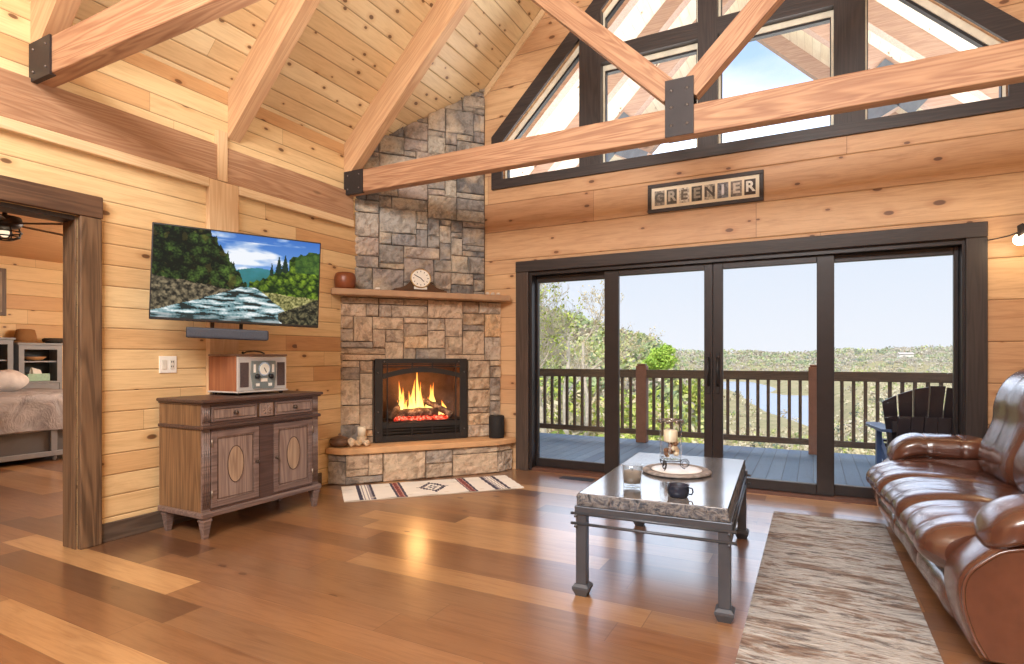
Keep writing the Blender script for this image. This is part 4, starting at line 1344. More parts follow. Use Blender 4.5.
# ================================================================== COFFEE TABLE
ct = thing('coffee_table', 'slate topped coffee table with dark metal legs', 'coffee table', (-.725, 3.40, 0), math.radians(2.7))
hx, hy = .36, .685
bs = NB('slate_top')
x, y, z, v = bs.coords()
n1 = bs.noise(v, 5, 6, .65); n2 = bs.noise(v, 60, 3)
bs.bsdf(bs.ramp(n1, [(.35, S(84, 82, 84)), (.55, S(116, 112, 112)), (.7, S(98, 94, 94))]), .16, 0, bs.bump(n1, .08, .01), Specular_IOR_Level=.8, Coat_Weight=.7, Coat_Roughness=.12, Coat_IOR=1.7)
MATS['slate_top'] = bs.m
be2 = NB('chiselled_slate_edge')
n1 = be2.noise(be2.coords()[3], 22, 5, .7, .8)
be2.bsdf(be2.ramp(n1, [(.34, S(42, 44, 50)), (.45, S(98, 100, 108)), (.53, S(138, 134, 132)), (.62, S(70, 74, 84))]), .6, 0, be2.bump(n1, 1.0, .03))
m = MB(); m.box(-hx + .008, hx - .008, -hy + .008, hy - .008, .5, .515, .004); m.build('slate_top', bs.m, ct)
m = MB()
def edge_ring(u, w):
    t = u * 4; k = int(t) % 4; f = t - int(t)
    P = [(-hx, -hy), (hx, -hy), (hx, hy), (-hx, hy)]
    a, b = P[k], P[(k + 1) % 4]
    px_, py_ = a[0] + (b[0] - a[0]) * f, a[1] + (b[1] - a[1]) * f
    r = 1 - .008 * (w < .01 or w > .99) - .012 * (noise.noise(Vector((px_ * 16, py_ * 16, w * 3))) + .3)
    return (px_ * r, py_ * r, .452 + .06 * w)
m.grid(edge_ring, 200, 7, True, True)
m.box(-hx + .01, hx - .01, -hy + .01, hy - .01, .453, .499)
m.build('stone_edge', be2.m, ct)
M_TM = plain('pewter_metal', S(84, 88, 96), .38, .55, .1)
m = MB()
for sg in (-1, 1):
    m.box(-hx - .012, hx + .012, sg * (hy - .02) - .016, sg * (hy - .02) + .016, .415, .45, .004)
    m.box(sg * (hx - .02) - .016, sg * (hx - .02) + .016, -hy + .02, hy - .02, .415, .45, .004)
m.build('apron', M_TM, ct)
m = MB()
for sg in (-1, 1):
    m.tube([(-hx - .03, sg * (hy - .005), .412), (hx + .03, sg * (hy - .005), .412)], .008, 6)
    m.tube([(-hx - .03, sg * (hy - .005), .362), (hx + .03, sg * (hy - .005), .362)], .008, 6)
    m.tube([(sg * (hx - .0), -hy - .02, .404), (sg * (hx - .0), hy + .02, .404)], .007, 6)
    m.tube([(sg * (hx - .0), -hy - .02, .354), (sg * (hx - .0), hy + .02, .354)], .007, 6)
m.build('rail', M_TM, ct)
for sx_ in (-1, 1):
    for sy_ in (-1, 1):
        cx_, cy_ = sx_ * (hx - .022), sy_ * (hy - .03)
        w = .027
        l_ = MB().box(cx_ - w, cx_ + w, cy_ - w, cy_ + w, .06, .414, .004).build('leg', M_TM, ct)
        m = MB()
        def sq(r, z_): return [(cx_ - r, cy_ - r, z_), (cx_ + r, cy_ - r, z_), (cx_ + r, cy_ + r, z_), (cx_ - r, cy_ + r, z_)]
        rs = [(.027, .0), (.042, .036), (.042, .048), (.029, .061)]
        vs_ = [p for r, z_ in rs for p in sq(r, z_)]
        fs_ = [(3, 2, 1, 0), (12, 13, 14, 15)]
        for i in range(3):
            for k in range(4): fs_.append((i * 4 + k, i * 4 + (k + 1) % 4, i * 4 + 4 + (k + 1) % 4, i * 4 + 4 + k))
        m.add(vs_, fs_).build('foot', M_TM, l_)
TZ = .5155
tr_ = thing('round_tray', 'round rustic tray with a white centre on the coffee table', 'tray', (-.715, 3.45, TZ))
MB().lathe([(.17, 0), (.195, .006), (.198, .014), (.185, .022), (.145, .020), (.145, .012)], 48).build('rim', plain('weathered_bark', S(142, 134, 130), .85, 0, .4, 26, .8), tr_)
MB().lathe([(.144, .012), (.144, .021), (.13, .0225)], 48).build('white_plate', plain('white_enamel', S(226, 222, 218), .3, 0, .03), tr_)
hj = thing('hurricane_jar', 'glass hurricane jar of shells with candle on a scroll wire stand', 'jar', (-.745, 3.43, TZ + .0228))
m = MB()
for a in (0.3, 0.3 + PI * 2 / 3, 0.3 + PI * 4 / 3):
    cc_ = Vector((math.cos(a), math.sin(a), 0))
    pts = []
    for i in range(26):
        t = i / 25 * 3.6 * PI
        r = .030 * (1 - .6 * i / 25)
        p = cc_ * (.072 - r * math.sin(t) * 1.0 + .01) + Vector((0, 0, .034 - r * math.cos(t)))
        pts.append(p)
    m.tube(pts, .0026, 5)
m.tube([(.06 * math.cos(2 * PI * i / 30), .06 * math.sin(2 * PI * i / 30), .052) for i in range(31)], .003, 5, False)
m.build('wire_stand', M_IRON, hj)
M_CLEAR = glass_mat('clear_glassware', (.96, .97, .97, 1), 1.0)
MB().lathe([(.03, .056), (.058, .057), (.063, .066), (.063, .28), (.066, .292), (.0635, .292), (.060, .28), (.060, .07), (.05, .062)], 32).build('glass', M_CLEAR, hj)
m = MB()
m.tube([(.066 * math.cos(2 * PI * i / 40), .066 * math.sin(2 * PI * i / 40), .286) for i in range(41)], .006, 6, False)
for i in range(8): m.ball((.067 * math.cos(i * PI / 4), .067 * math.sin(i * PI / 4), .281), .011, 6)
m.build('metal_collar', plain('silver_collar', S(136, 128, 122), .3, .8), hj)
MB().lathe([(.036, .16), (.040, .165), (.040, .225), (.034, .23)], 20).build('candle', plain('ivory_wax', S(240, 224, 196), .5), hj)
random.seed(11)
shm = [plain('shell_tan', S(196, 164, 130), .6), plain('shell_cream', S(232, 216, 190), .6), plain('shell_brown', S(128, 88, 62), .6)]
for i in range(26):
    a = random.uniform(0, 2 * PI); r = random.uniform(0, .038); z_ = .082 + .085 * (i / 26)
    m = MB(); m.M = Matrix.Translation((r * math.cos(a), r * math.sin(a), z_)) @ Matrix.Rotation(random.uniform(0, 3), 4, 'X') @ Matrix.Rotation(random.uniform(0, 3), 4, 'Z')
    m.lathe([(.001, -.018), (.008, -.010), (.015, .002), (.012, .012), (.004, .017)], 9)
    m.build('shell', shm[i % 3], hj)
vo = thing('votive_glass', 'short clear glass candle holder at the left of the coffee table', 'candle holder', (-.843, 2.965, TZ))
MB().lathe([(.04, 0), (.046, .003), (.056, .118), (.053, .12), (.044, .022), (.03, .02)], 32).build('glass', M_CLEAR, vo)
MB().lathe([(.043, .023), (.0485, .08), (.04, .084)], 24).build('wax', plain('grey_wax', S(168, 162, 156), .5), vo)
MB().tube([(0, 0, .084), (.002, 0, .096)], .002, 5).build('wick', M_GASKET, vo)
dc_ = thing('dark_bowl', 'small dark blue pot with loop handle at the near edge of the coffee table', 'pot', (-.585, 2.862, TZ))
MB().lathe([(.036, 0), (.048, .006), (.053, .035), (.049, .052), (.054, .058), (.050, .058), (.045, .05), (.046, .03), (.03, .012)], 28).build('pot', plain('navy_glaze', S(36, 42, 58), .25), dc_)
MB().lathe([(.001, .03), (.045, .031), (.044, .036)], 24).build('wax', plain('cream_wax', S(206, 198, 184), .5), dc_)
m = MB(); m.tube([(.05, 0, .048), (.066, 0, .046), (.07, 0, .03), (.064, 0, .016), (.05, 0, .018)], .004, 6); m.build('handle', plain('navy_glaze', S(36, 42, 58), .25), dc_)

# ================================================================== SOFA
blt = NB('brown_leather')
x, y, z, v = blt.coords()
n1 = blt.noise(v, 3.2, 4, .6); n2 = blt.noise(v, 140, 3, .6); n3 = blt.noise(v, 11, 4, .6, .8)
hcomb = blt.math('ADD', blt.math('MULTIPLY', n2, .12), blt.math('MULTIPLY', n3, .9))
blt.bsdf(blt.mix(blt.rng(n1, .3, .7), S(72, 41, 31), S(98, 58, 43)), .27, 0, blt.bump(hcomb, .22, .015), Specular_IOR_Level=.7, Coat_Weight=.8, Coat_Roughness=.22, Coat_IOR=1.6)
M_LEA = blt.m
M_STITCH = plain('stitch_thread', S(196, 160, 130), .7)
so = thing('leather_sofa', 'brown leather reclining sofa at the right in front of the door', 'sofa', (.49, 3.875, 0), math.radians(3))
# local: x to the back of the sofa, y along it; world Y from 2.75 to 5.0 -> local -1.125..1.125
SY0, SY1 = -1.125, 1.125
AW = .24
def spline(pts, n):
    out = []
    P = [Vector(p) for p in pts]
    P = [P[0] * 2 - P[1]] + P + [P[-1] * 2 - P[-2]]
    segs = len(P) - 3
    for i in range(n):
        t = i / (n - 1) * segs
        k = min(int(t), segs - 1); f = t - k
        a, b, c, d = P[k:k + 4]
        out.append(.5 * ((2 * b) + (c - a) * f + (2 * a - 5 * b + 4 * c - d) * f * f + (3 * b - a - 3 * c + d) * f ** 3))
    return out
def cushion(y0, y1, prof, cen, name, channels=3, puff=.05, nprof=46, ny=40, edge=.10, parent=so, sag=0.0):
    """profile in xz swept along y, pulled in at stitched channels and rounded at both ends"""
    pr2 = spline(prof, nprof)
    cx, cz = cen
    m = MB()
    def fn(u, w):
        yy = y0 + (y1 - y0) * w
        ch = abs(math.sin(PI * w * channels)) ** .45
        k = 1 - puff * (1 - ch)
        e = min(w, 1 - w) * (y1 - y0)
        if e < edge: 
            q = 1 - (1 - e / edge) ** 2.2
            k *= (1 - .16) + .16 * q
        p = pr2[min(nprof - 1, round(u * (nprof - 1)))]
        wr = .007 * noise.noise(Vector((p.x * 7, yy * 9, p.y * 7)))
        return (cx + (p.x - cx) * k + wr, yy, cz + (p.y - cz) * k + wr)
    m.grid(fn, nprof, ny)
    # end caps
    for w in (0, 1):
        ring = [fn(i / (nprof - 1), w) for i in range(nprof)]
        c0 = (cx, ring[0][1], cz)
        m.add(ring + [c0], [(i, i + 1, nprof) for i in range(nprof - 1)] + [(nprof - 1, 0, nprof)], True)
    return m.build(name, M_LEA, parent)
seats = [(SY0 + AW + (SY1 - SY0 - 2 * AW) * k / 3 + .004, SY0 + AW + (SY1 - SY0 - 2 * AW) * (k + 1) / 3 - .004) for k in range(3)]
prof_seat = [(.62, .27), (.30, .26), (.10, .265), (-.04, .285), (-.115, .335), (-.12, .40), (-.07, .455), (.04, .492), (.22, .498), (.40, .478), (.56, .455), (.66, .43), (.66, .33)]
prof_foot = [(.12, .06), (.03, .055), (-.02, .10), (-.05, .17), (-.03, .235), (.05, .262), (.12, .262)]
prof_back = [(.95, .40), (.66, .405), (.545, .44), (.50, .52), (.505, .62), (.54, .72), (.565, .79), (.575, .84), (.58, .92), (.615, 1.02), (.68, 1.10), (.77, 1.14), (.87, 1.07), (.95, .8)]
random.seed(5)
for a, b in seats:
    cushion(a, b, prof_seat, (.33, .37), 'seat_cushion', 3, .026)
    cushion(a, b, prof_foot, (.09, .17), 'footrest', 2, .035, 30, 30, .07)
    cushion(a, b, prof_back, (.76, .68), 'back_cushion', 2, .018, 50, 34, .12)
MB().box(.10, .95, SY0 + AW - .002, SY1 - AW + .002, .035, .25, .01).build('base', M_LEA, so)
# arms: outer panel body with a rolled pad drooping at the front
def arm(ya, yb, sgn):
    prof = [(.02, .04), (-.02, .12), (-.055, .25), (-.045, .36), (.02, .44), (.10, .49), (.30, .515), (.60, .53), (.93, .54), (.97, .35), (.95, .04)]
    pr2 = spline(prof, 40)
    m = MB()
    n = len(pr2)
    W_ = [(0, .94), (.06, .985), (.14, 1.0), (.86, 1.0), (.94, .985), (1, .94)]
    cx, cz = .48, .28
    vs = []
    for w, k in W_:
        for p in pr2: vs.append((cx + (p.x - cx) * (1 - (1 - k) * .5), ya + (yb - ya) * w, cz + (p.y - cz) * (1 - (1 - k) * .9)))
    fs = []
    for j in range(len(W_) - 1):
        for i in range(n):
            fs.append((j * n + i, j * n + (i + 1) % n, (j + 1) * n + (i + 1) % n, (j + 1) * n + i))
    m.add(vs, fs, True)
    for j in (0, len(W_) - 1):
        fl_ = [vs[j * n + i] for i in range(n)]
        m.add(fl_, [tuple(range(n))])
    o = m.build('armrest', M_LEA, so)
    m = MB(); jj = 0 if sgn < 0 else len(W_) - 1
    m.tube([vs[jj * n + i] for i in range(n - 1)], .007, 6); m.build('piping', M_LEA, o)
    # pad
    m = MB()
    yc = (ya + yb) / 2
    def fn(u, w):
        t = 2 * PI * u
        xx = .03 + w * .58
        ru = max(.02, math.sqrt(max(0, 1 - ((w - .5) * 2) ** 8)))
        pl_ = 1 - .05 * math.exp(-((w - .36) / .02) ** 2) - .05 * math.exp(-((w - .70) / .02) ** 2)
        zc_ = .575 - .075 * max(0, (.30 - w) / .30) ** 1.6
        ct_, st_ = math.cos(t), math.sin(t)
        sq_ = lambda q: math.copysign(abs(q) ** .75, q)
        wr = .006 * noise.noise(Vector((xx * 9, ct_ * 2, st_ * 2)))
        return (xx, yc + sq_(ct_) * (.155 * ru * pl_ + wr), zc_ + sq_(st_) * (.085 * ru * pl_ + wr))
    m.grid(fn, 32, 44, True, True)
    p_ = m.build('arm_pad', M_LEA, o)
    m = MB()
    for wv in (.36, .70):
        xx = .03 + wv * .58
        m.tube([(xx + s_, yc + .10 * q, .650 + .006 * (1 - abs(q))) for q in (-1, -.5, 0, .5, 1) for s_ in (0,)], .0022, 4)
    m.build('stitching', M_STITCH, o)
arm(SY0, SY0 + AW - .004, -1)
arm(SY1 - AW + .004, SY1, 1)
MB().box(.955, 1.0, SY0 + .05, SY1 - .05, .05, .92, .03).build('back_panel', M_LEA, so)
for xx in (.15, .9):
    for yy in (SY0 + .1, SY1 - .1):
        MB().lathe([(.025, 0), (.03, .038)], 12, (xx, yy, 0)).build('foot', M_GASKET, so)

# ================================================================== BEDROOM
M_GREY = plain('grey_painted_wood', S(148, 152, 158), .5, 0, .06)
M_DGREY = plain('dark_grey_panel', S(104, 104, 106), .5, 0, .06)
bd = thing('bed', 'bed with grey spread and grey painted footboard in the bedroom', 'bed', (-8.55, 2.75, 0))
bl_, bw_ = .80, 1.15
MB().box(-bl_, bl_ - .02, -bw_ + .02, bw_ - .02, .08, .34).build('bed_base', M_DGREY, bd)
m = MB()
m.box(bl_ - .019, bl_ + .02, -bw_, bw_, .06, .115, .004)
for yy in (-bw_, -.38, .62, bw_ - .06): m.box(bl_ - .019, bl_ + .018, yy, yy + .06, .116, .40)
m.build('bed_frame', M_GREY, bd)
bq = NB('grey_quilt'); n_ = bq.noise(bq.coords()[3], 4, 5, .6, 1.0)
bq.bsdf(bq.ramp(n_, [(.35, S(146, 144, 148)), (.55, S(176, 174, 178)), (.7, S(190, 188, 190))]), .9, 0, bq.bump(n_, .6, .05))
m = MB()
def quilt(u, w):
    # u across foot end drop then top
    yy = -bw_ - .02 + (2 * bw_ + .04) * w
    if u < .32:
        k = u / .32
        return (bl_ + .035 + .02 * noise.noise(Vector((yy * 3, k * 2, 0))) - .012 * k, yy, .36 + .36 * k + .03 * noise.noise(Vector((yy * 1.5, 0, 3))) * (1 - k))
    k = (u - .32) / .68
    return (bl_ + .02 - k * 1.6, yy, .75 + .02 * math.sin(min(1, k * 10) * PI / 2) + .012 * noise.noise(Vector((yy * 4, k * 6, 1))))
m.grid(quilt, 40, 60)
m.box(-bl_, bl_ + .01, -bw_ - .01, bw_ + .01, .345, .735, .03)
m.build('quilt', bq.m, bd)
for yy in (-.6, .67):
    MB().lathe([(.02, -.018), (.035, -.01), (.035, .01), (.02, .018)], 14).build('castor', M_GREY, bd).matrix_local = Matrix.Translation((bl_ - .03, yy, .036)) @ Matrix.Rotation(PI / 2, 4, 'X')
    MB().box(bl_ - .05, bl_ - .01, yy - .006, yy + .006, .072, .079).build('castor_plate', M_GREY, bd)
m = MB()
m.ball((0, 0, .13), .5, 16, (.45, .78, .3))
for i, q in enumerate(m.v):
    m.v[i] = (q[0], q[1], q[2] + .05 * noise.noise(Vector((q[0] * 6, q[1] * 6, 2))))
o = m.build('pillow', plain('pillow_white', S(214, 210, 210), .9, 0, .1, 12, .4)); o.location = (-8.8, 3.2, .765)
tag(o, 'white patterned pillow lying on the bed', 'pillow')

def cabinet(name, label, y0, y1, h_, shelf_z, open_z0, x0=-9.69, x1=-9.38):
    t = thing(name, label, 'cabinet', ((x0 + x1) / 2, (y0 + y1) / 2, 0))
    M_ = Matrix.Translation((-(x0 + x1) / 2, -(y0 + y1) / 2, 0))
    m = MB(); m.M = M_
    m.box(x0, x1, y0, y0 + .03, 0, h_ - .03); m.box(x0, x1, y1 - .03, y1, 0, h_ - .03)
    m.box(x0, x0 + .015, y0 + .03, y1 - .03, 0, h_ - .03)
    m.box(x0 + .015, x1, y0 + .03, y1 - .03, open_z0 - .025, open_z0)
    m.box(x1 - .02, x1, y0 + .03, y0 + .06, open_z0, h_ - .03); m.box(x1 - .02, x1, y1 - .06, y1 - .03, open_z0, h_ - .03)
    m.box(x1 - .02, x1, y0 + .06, y1 - .06, h_ - .09, h_ - .03)
    m.build('carcass', M_GREY, t)
    m = MB(); m.M = M_; m.box(x0, x1 + .02, y0 - .02, y1 + .02, h_ - .029, h_, .006); m.build('top', M_GREY, t)
    m = MB(); m.M = M_; m.box(x0 + .016, x1 - .03, y0 + .031, y1 - .031, shelf_z - .02, shelf_z); m.build('shelf', M_GREY, t)
    m = MB(); m.M = M_; m.box(x0 + .0155, x0 + .025, y0 + .031, y1 - .031, open_z0 + .001, h_ - .031); m.build('back_panel', plain('cabinet_dark_back', S(66, 70, 74), .6), t)
    m = MB(); m.M = M_; m.box(x1 - .02, x1 - .001, y0 + .035, y1 - .035, open_z0 - .25, open_z0 - .03, .004); d_ = m.build('drawer', M_GREY, t)
    m = MB(); m.M = M_; m.box(x1, x1 + .02, (y0 + y1) / 2 - .05, (y0 + y1) / 2 + .05, open_z0 - .15, open_z0 - .135, .004); m.build('handle', M_IRON, d_)
    m = MB(); m.M = M_; m.box(x1 - .02, x1 - .001, y0 + .035, y1 - .035, .05, open_z0 - .255, .004); m.build('lower_panel', M_GREY, t)
    return t
cabinet('bookcase_cabinet', 'grey open cabinet with tissue box beyond the bed', 3.72, 4.22, 1.385, 1.14, .86)
cabinet('bookcase_cabinet', 'taller grey open cabinet behind the pillow at the left edge', 3.05, 3.66, 1.45, 1.16, 1.02)
hat = thing('felt_hat', 'brown felt hat on top of the grey cabinet', 'hat', (-9.54, 3.86, 1.387))
hat.scale = (1.1, 1.2, 1.7)
MB().lathe([(.17, .0), (.175, .006), (.11, .012)], 28, (0, 0, 0), .8, 1).build('brim', plain('hat_felt', S(150, 108, 66), .9), hat)
MB().lathe([(.108, .012), (.10, .06), (.085, .105), (.05, .112)], 28, (0, 0, 0), .8, 1).build('crown', plain('hat_felt', S(150, 108, 66), .9), hat)
o = MB().lathe([(.08, 0), (.12, .01), (.135, .05), (.11, .07)], 20).build('dark_basket', plain('dark_wicker', S(52, 50, 46), .8, 0, .3, 60, .5)); o.location = (-9.50, 4.17, 1.387); tag(o, 'small dark basket on the cabinet right of the hat', 'basket')
tb = thing('tissue_box', 'mint green tissue box in the lower opening of the grey cabinet', 'tissue box', (-9.52, 3.97, .862))
MB().box(-.06, .06, -.12, .14, 0, .1, .004).build('carton', plain('mint_card', S(176, 214, 190), .6, 0, .1, 40), tb)
m = MB(); m.grid(lambda u, w: (-.02 + .04 * u, -.07 + .1 * w + .03 * u, .101 + .09 * math.sin(u * PI) * (1 - .4 * w) + .0), 8, 8); m.build('tissue', M_WHITE, tb)
o = MB().lathe([(.04, 0), (.07, .012), (.11, .055), (.105, .057), (.06, .018)], 24, (0, 0, 0), 1, 1.2).build('wooden_dish', plain('dish_wood', S(186, 138, 92), .5)); o.location = (-9.53, 3.96, 1.141); tag(o, 'shallow wooden dish on the upper shelf of the grey cabinet', 'dish')
m = MB()
for k in range(3): m.tube([(0, .05 * math.cos(t * .5 + k) , .06 + .055 * math.sin(t * .5 + k)) for t in range(13)], .006, 5)
m.box(-.02, .02, -.03, .03, 0, .01)
o = m.build('wire_ornament', plain('pale_rattan', S(180, 150, 110), .6)); o.location = (-9.5, 3.5, 1.161); tag(o, 'round wire ornament in the left cabinet opening', 'ornament')

wp2 = thing('picture_frame', 'dark wooden picture frame on the bedroom wall at the left edge', 'picture', (-9.70, 3.40, 2.07), PI / 2)
MB().box(-.3, .3, -.03, 0, -.32, .32, .006).build('frame', M_CASING, wp2)
MB().box(-.25, .25, -.032, -.0301, -.27, .27).build('picture', plain('muted_print', S(150, 132, 108), .6, 0, .3, 6), wp2)

fan = thing('ceiling_fan', 'dark ceiling fan with wire cage light in the bedroom', 'ceiling fan', (-6.15, 2.34, 2.55))
MB().lathe([(.05, -.0), (.07, -.02), (.03, -.05), (.018, -.06), (.018, -.14)], 20).build('canopy', M_IRON, fan)
MB().lathe([(.04, -.14), (.11, -.15), (.125, -.2), (.10, -.24), (.05, -.25)], 24).build('motor', M_IRON, fan)
for k in range(5):
    a = k * 2 * PI / 5 + .55
    m = MB(); m.M = Matrix.Rotation(a, 4, 'Z')
    m.add([(px_, py_, pz_ + py_ * .3) for pz_ in (-.2, -.208) for px_, py_ in ((.12, -.05), (.12, .05), (.64, .085), (.66, .0), (.64, -.075))],
          [(0, 4, 3, 2, 1), (5, 6, 7, 8, 9), (0, 1, 6, 5), (1, 2, 7, 6), (2, 3, 8, 7), (3, 4, 9, 8), (4, 0, 5, 9)])
    m.build('blade', plain('fan_blade_dark', S(74, 54, 44), .4), fan)
m = MB()
for k in range(8):
    a = k * PI / 4
    m.tube([(math.cos(a) * r, math.sin(a) * r, z_) for r, z_ in ((.10, -.25), (.115, -.28), (.10, -.32), (.05, -.345))], .006, 5)
for r, z_ in ((.115, -.28), (.10, -.32), (.05, -.345)):
    m.tube([(math.cos(t * PI / 12) * r, math.sin(t * PI / 12) * r, z_) for t in range(25)], .006, 5, False)
m.build('wire_cage', M_IRON, fan)
MB().ball((0, 0, -.29), .036, 10).build('bulb', emit('fan_bulb_glow', (1.0, .80, .55, 1), 1.2), fan)

# ================================================================== PORCH AND DECK
PY = 8.42
structure(MB().box(-4.6, 3.2, YB + .18, PY, -.13, -.03).build('deck', M_DECK), 'blue grey board deck outside the sliding door', 'deck')
structure(MB().box(-4.6, 3.2, YB + .182, PY, -3.6, -.131).build('trim_8', M_DARKTRIM_X), 'deck skirt', 'deck')
pc = MB()
for sg in (-1, 1):
    pc.prism([(RX, RZ), (RX + sg * 4.2, RZ - 4.2), (RX + sg * 4.2, RZ - 4.0), (RX, RZ + .2)], 'Y', YB + .185, 9.75)
structure(pc.build('ceiling_porch', M_PORCH), 'pale board soffit of the porch roof', 'ceiling')
M_PR = timber('porch_rafter_timber', S(206, 172, 156), S(178, 140, 128), 'X', .6)
M_PLATE = plain('blue_grey_plate', S(112, 124, 140), .4, .5)
for i, yy in enumerate((6.35, 7.30, 9.58)):
    t = thing('porch_rafter_pair', ('porch rafter pair nearest the gable window', 'porch rafter pair second out from the gable window', 'porch rafter pair at the outer edge of the porch roof')[i], 'rafter', (RX, yy, 3))
    for sg in (-1, 1):
        m = MB(); m.M = Matrix.Translation((-RX, -yy, -3))
        x1_ = RX + sg * 4.1
        m.prism([(RX, RZ), (x1_, RZ - 4.1), (x1_, RZ - 4.1 - .28), (RX, RZ - .28)], 'Y', yy, yy + .15)
        m.build('rafter', M_PR, t)
pt = thing('porch_truss', 'timber truss at the outer end of the porch roof', 'roof truss', (RX, 8.2, 3))
T_ = Matrix.Translation((-RX, -8.2, -3))
for sg in (-1, 1):
    m = MB(); m.M = T_; x1_ = RX + sg * 4.1
    m.prism([(RX, RZ), (x1_, RZ - 4.1), (x1_, RZ - 4.1 - .30), (RX, RZ - .30)], 'Y', 8.24, 8.40)
    m.build('rafter', M_PR, pt)
    m = MB(); m.M = T_
    m.obox((RX + sg * .08, 8.32, 3.42), (RX + sg * 1.75, 8.32, 4.3), .14, .17, (0, 0, 1)); m.build('strut', M_PR, pt)
    m = MB(); m.M = T_
    m.obox((RX + sg * 1.3, 8.23, 4.06), (RX + sg * 1.72, 8.23, 4.285), .012, .185, (0, 0, 1)); m.build('plate', M_PLATE, pt)
    m = MB(); m.M = T_
    m.obox((RX + sg * 2.0, 8.23, RZ - 2.0 - .30), (RX + sg * 1.5, 8.23, RZ - 1.5 - .30), .012, .33, (0, 0, 1)); m.build('plate', M_PLATE, pt)
    m = MB(); m.M = T_; m.box(RX + sg * 3.3 - .09, RX + sg * 3.3 + .09, 8.24, 8.40, -.03, 2.55); m.build('post', M_PR, pt)
m = MB(); m.M = T_; m.box(RX - 3.7, RX + 3.7, 8.235, 8.405, 3.12, 3.34); m.build('tie_beam', M_PR, pt)

# railing
rl = thing('deck_railing', 'brown wooden deck railing outside the sliding door', 'railing', (0, 8.18, -.03))
M_RAIL = timber('railing_brown', S(94, 76, 58), S(68, 52, 40), 'X', .6, False)
M_RAILZ = timber('railing_brown_upright', S(94, 76, 58), S(68, 52, 40), 'Z', .6, False)
MB().box(-4.5, 3.1, -.045, .045, .925, 1.042, .006).build('top_rail', M_RAIL, rl)
MB().box(-4.5, 3.1, -.025, .025, .11, .185, .004).build('bottom_rail', M_RAIL, rl)
posts = [-4.38, -2.18, .02, 2.22]
for xx in posts:
    m = MB(); m.box(xx - .075, xx + .075, -.075, .075, 0, 1.10, .012)
    m.box(xx - .06, xx + .06, -.06, .06, 1.10, 1.125, .01)
    m.build('post', plain('post_redbrown', S(120, 84, 68), .6, 0, .1), rl)
for k in range(3):
    n_b = 16
    for i in range(n_b):
        xx = posts[k] + .075 + (2.2 - .15) * (i + .75) / (n_b + .5)
        MB().box(xx - .019, xx + .019, -.0185, .0185, .186, .924).build('baluster', M_RAILZ, rl)

# adirondack chair
ad = thing('adirondack_chair', 'dark adirondack chair on the deck seen from behind', 'chair', (.93, 6.42, -.03), math.radians(4))
M_AD = plain('dark_poly_lumber', S(52, 46, 50), .4, 0, .1)
M_AD2 = plain('dark_poly_sky_sheen', S(70, 92, 132), .35, 0, .08)  # blue sky reflection put into the dark arm and leg colour
for i in range(7):
    t = (i - 3)
    m = MB()
    xb, xt = t * .084, t * .118
    hb, ht = .18, .975 - .010 * t * t
    lean = lambda z_: -.05 - (z_ - .18) * .36
    w0, w1 = .038, .053
    m.add([(xb - w0, lean(hb), hb), (xb + w0, lean(hb), hb), (xt + w1, lean(ht), ht - (.020 * t if t > 0 else 0)), (xt - w1, lean(ht), ht + (.020 * t if t < 0 else 0)),
           (xb - w0, lean(hb) + .022, hb), (xb + w0, lean(hb) + .022, hb), (xt + w1, lean(ht) + .022, ht - (.020 * t if t > 0 else 0)), (xt - w1, lean(ht) + .022, ht + (.020 * t if t < 0 else 0))],
          [(0, 3, 2, 1), (4, 5, 6, 7), (0, 1, 5, 4), (1, 2, 6, 5), (2, 3, 7, 6), (3, 0, 4, 7)])
    m.build('back_slat', M_AD, ad)
MB().obox((-.32, -.235, .60), (.32, -.235, .60), .03, .09).build('back_rail', M_AD, ad)
m = MB()
for i in range(6):
    m.add([(-.29 + i * .098, -.20, .20), (-.198 + i * .098, -.20, .20), (-.198 + i * .098, -.33, .70), (-.29 + i * .098, -.33, .70),
           (-.29 + i * .098, -.18, .20), (-.198 + i * .098, -.18, .20), (-.198 + i * .098, -.31, .70), (-.29 + i * .098, -.31, .70)],
          [(0, 3, 2, 1), (4, 5, 6, 7), (0, 1, 5, 4), (1, 2, 6, 5), (2, 3, 7, 6), (3, 0, 4, 7)])
m.build('folded_rear_panel', M_AD, ad)
for i in range(5):
    yy = .02 + i * .11; z_ = .26 + i * .028
    MB().box(-.29, .29, yy, yy + .095, z_, z_ + .022, .004).build('seat_slat', M_AD, ad)
for sg in (-1, 1):
    m = MB()
    m.prism([(sg * .30, -.22), (sg * .40, -.22), (sg * .45, .30), (sg * .43, .42), (sg * .36, .45), (sg * .30, .40), (sg * .29, .1)], 'Z', .545, .57)
    m.build('arm', M_AD2, ad)
    MB().box(sg * .335 - .022, sg * .335 + .022, .28, .37, 0, .544, .004).build('front_leg', M_AD2, ad)
    m = MB(); m.obox((sg * .305, .42, .36), (sg * .305, -.42, .045), .03, .1); m.build('rear_leg', M_AD2, ad)
    m = MB(); m.obox((sg * .335, -.20, .20), (sg * .335, -.20, .543), .03, .06, (0, 1, 0)); m.build('arm_support', M_AD, ad)

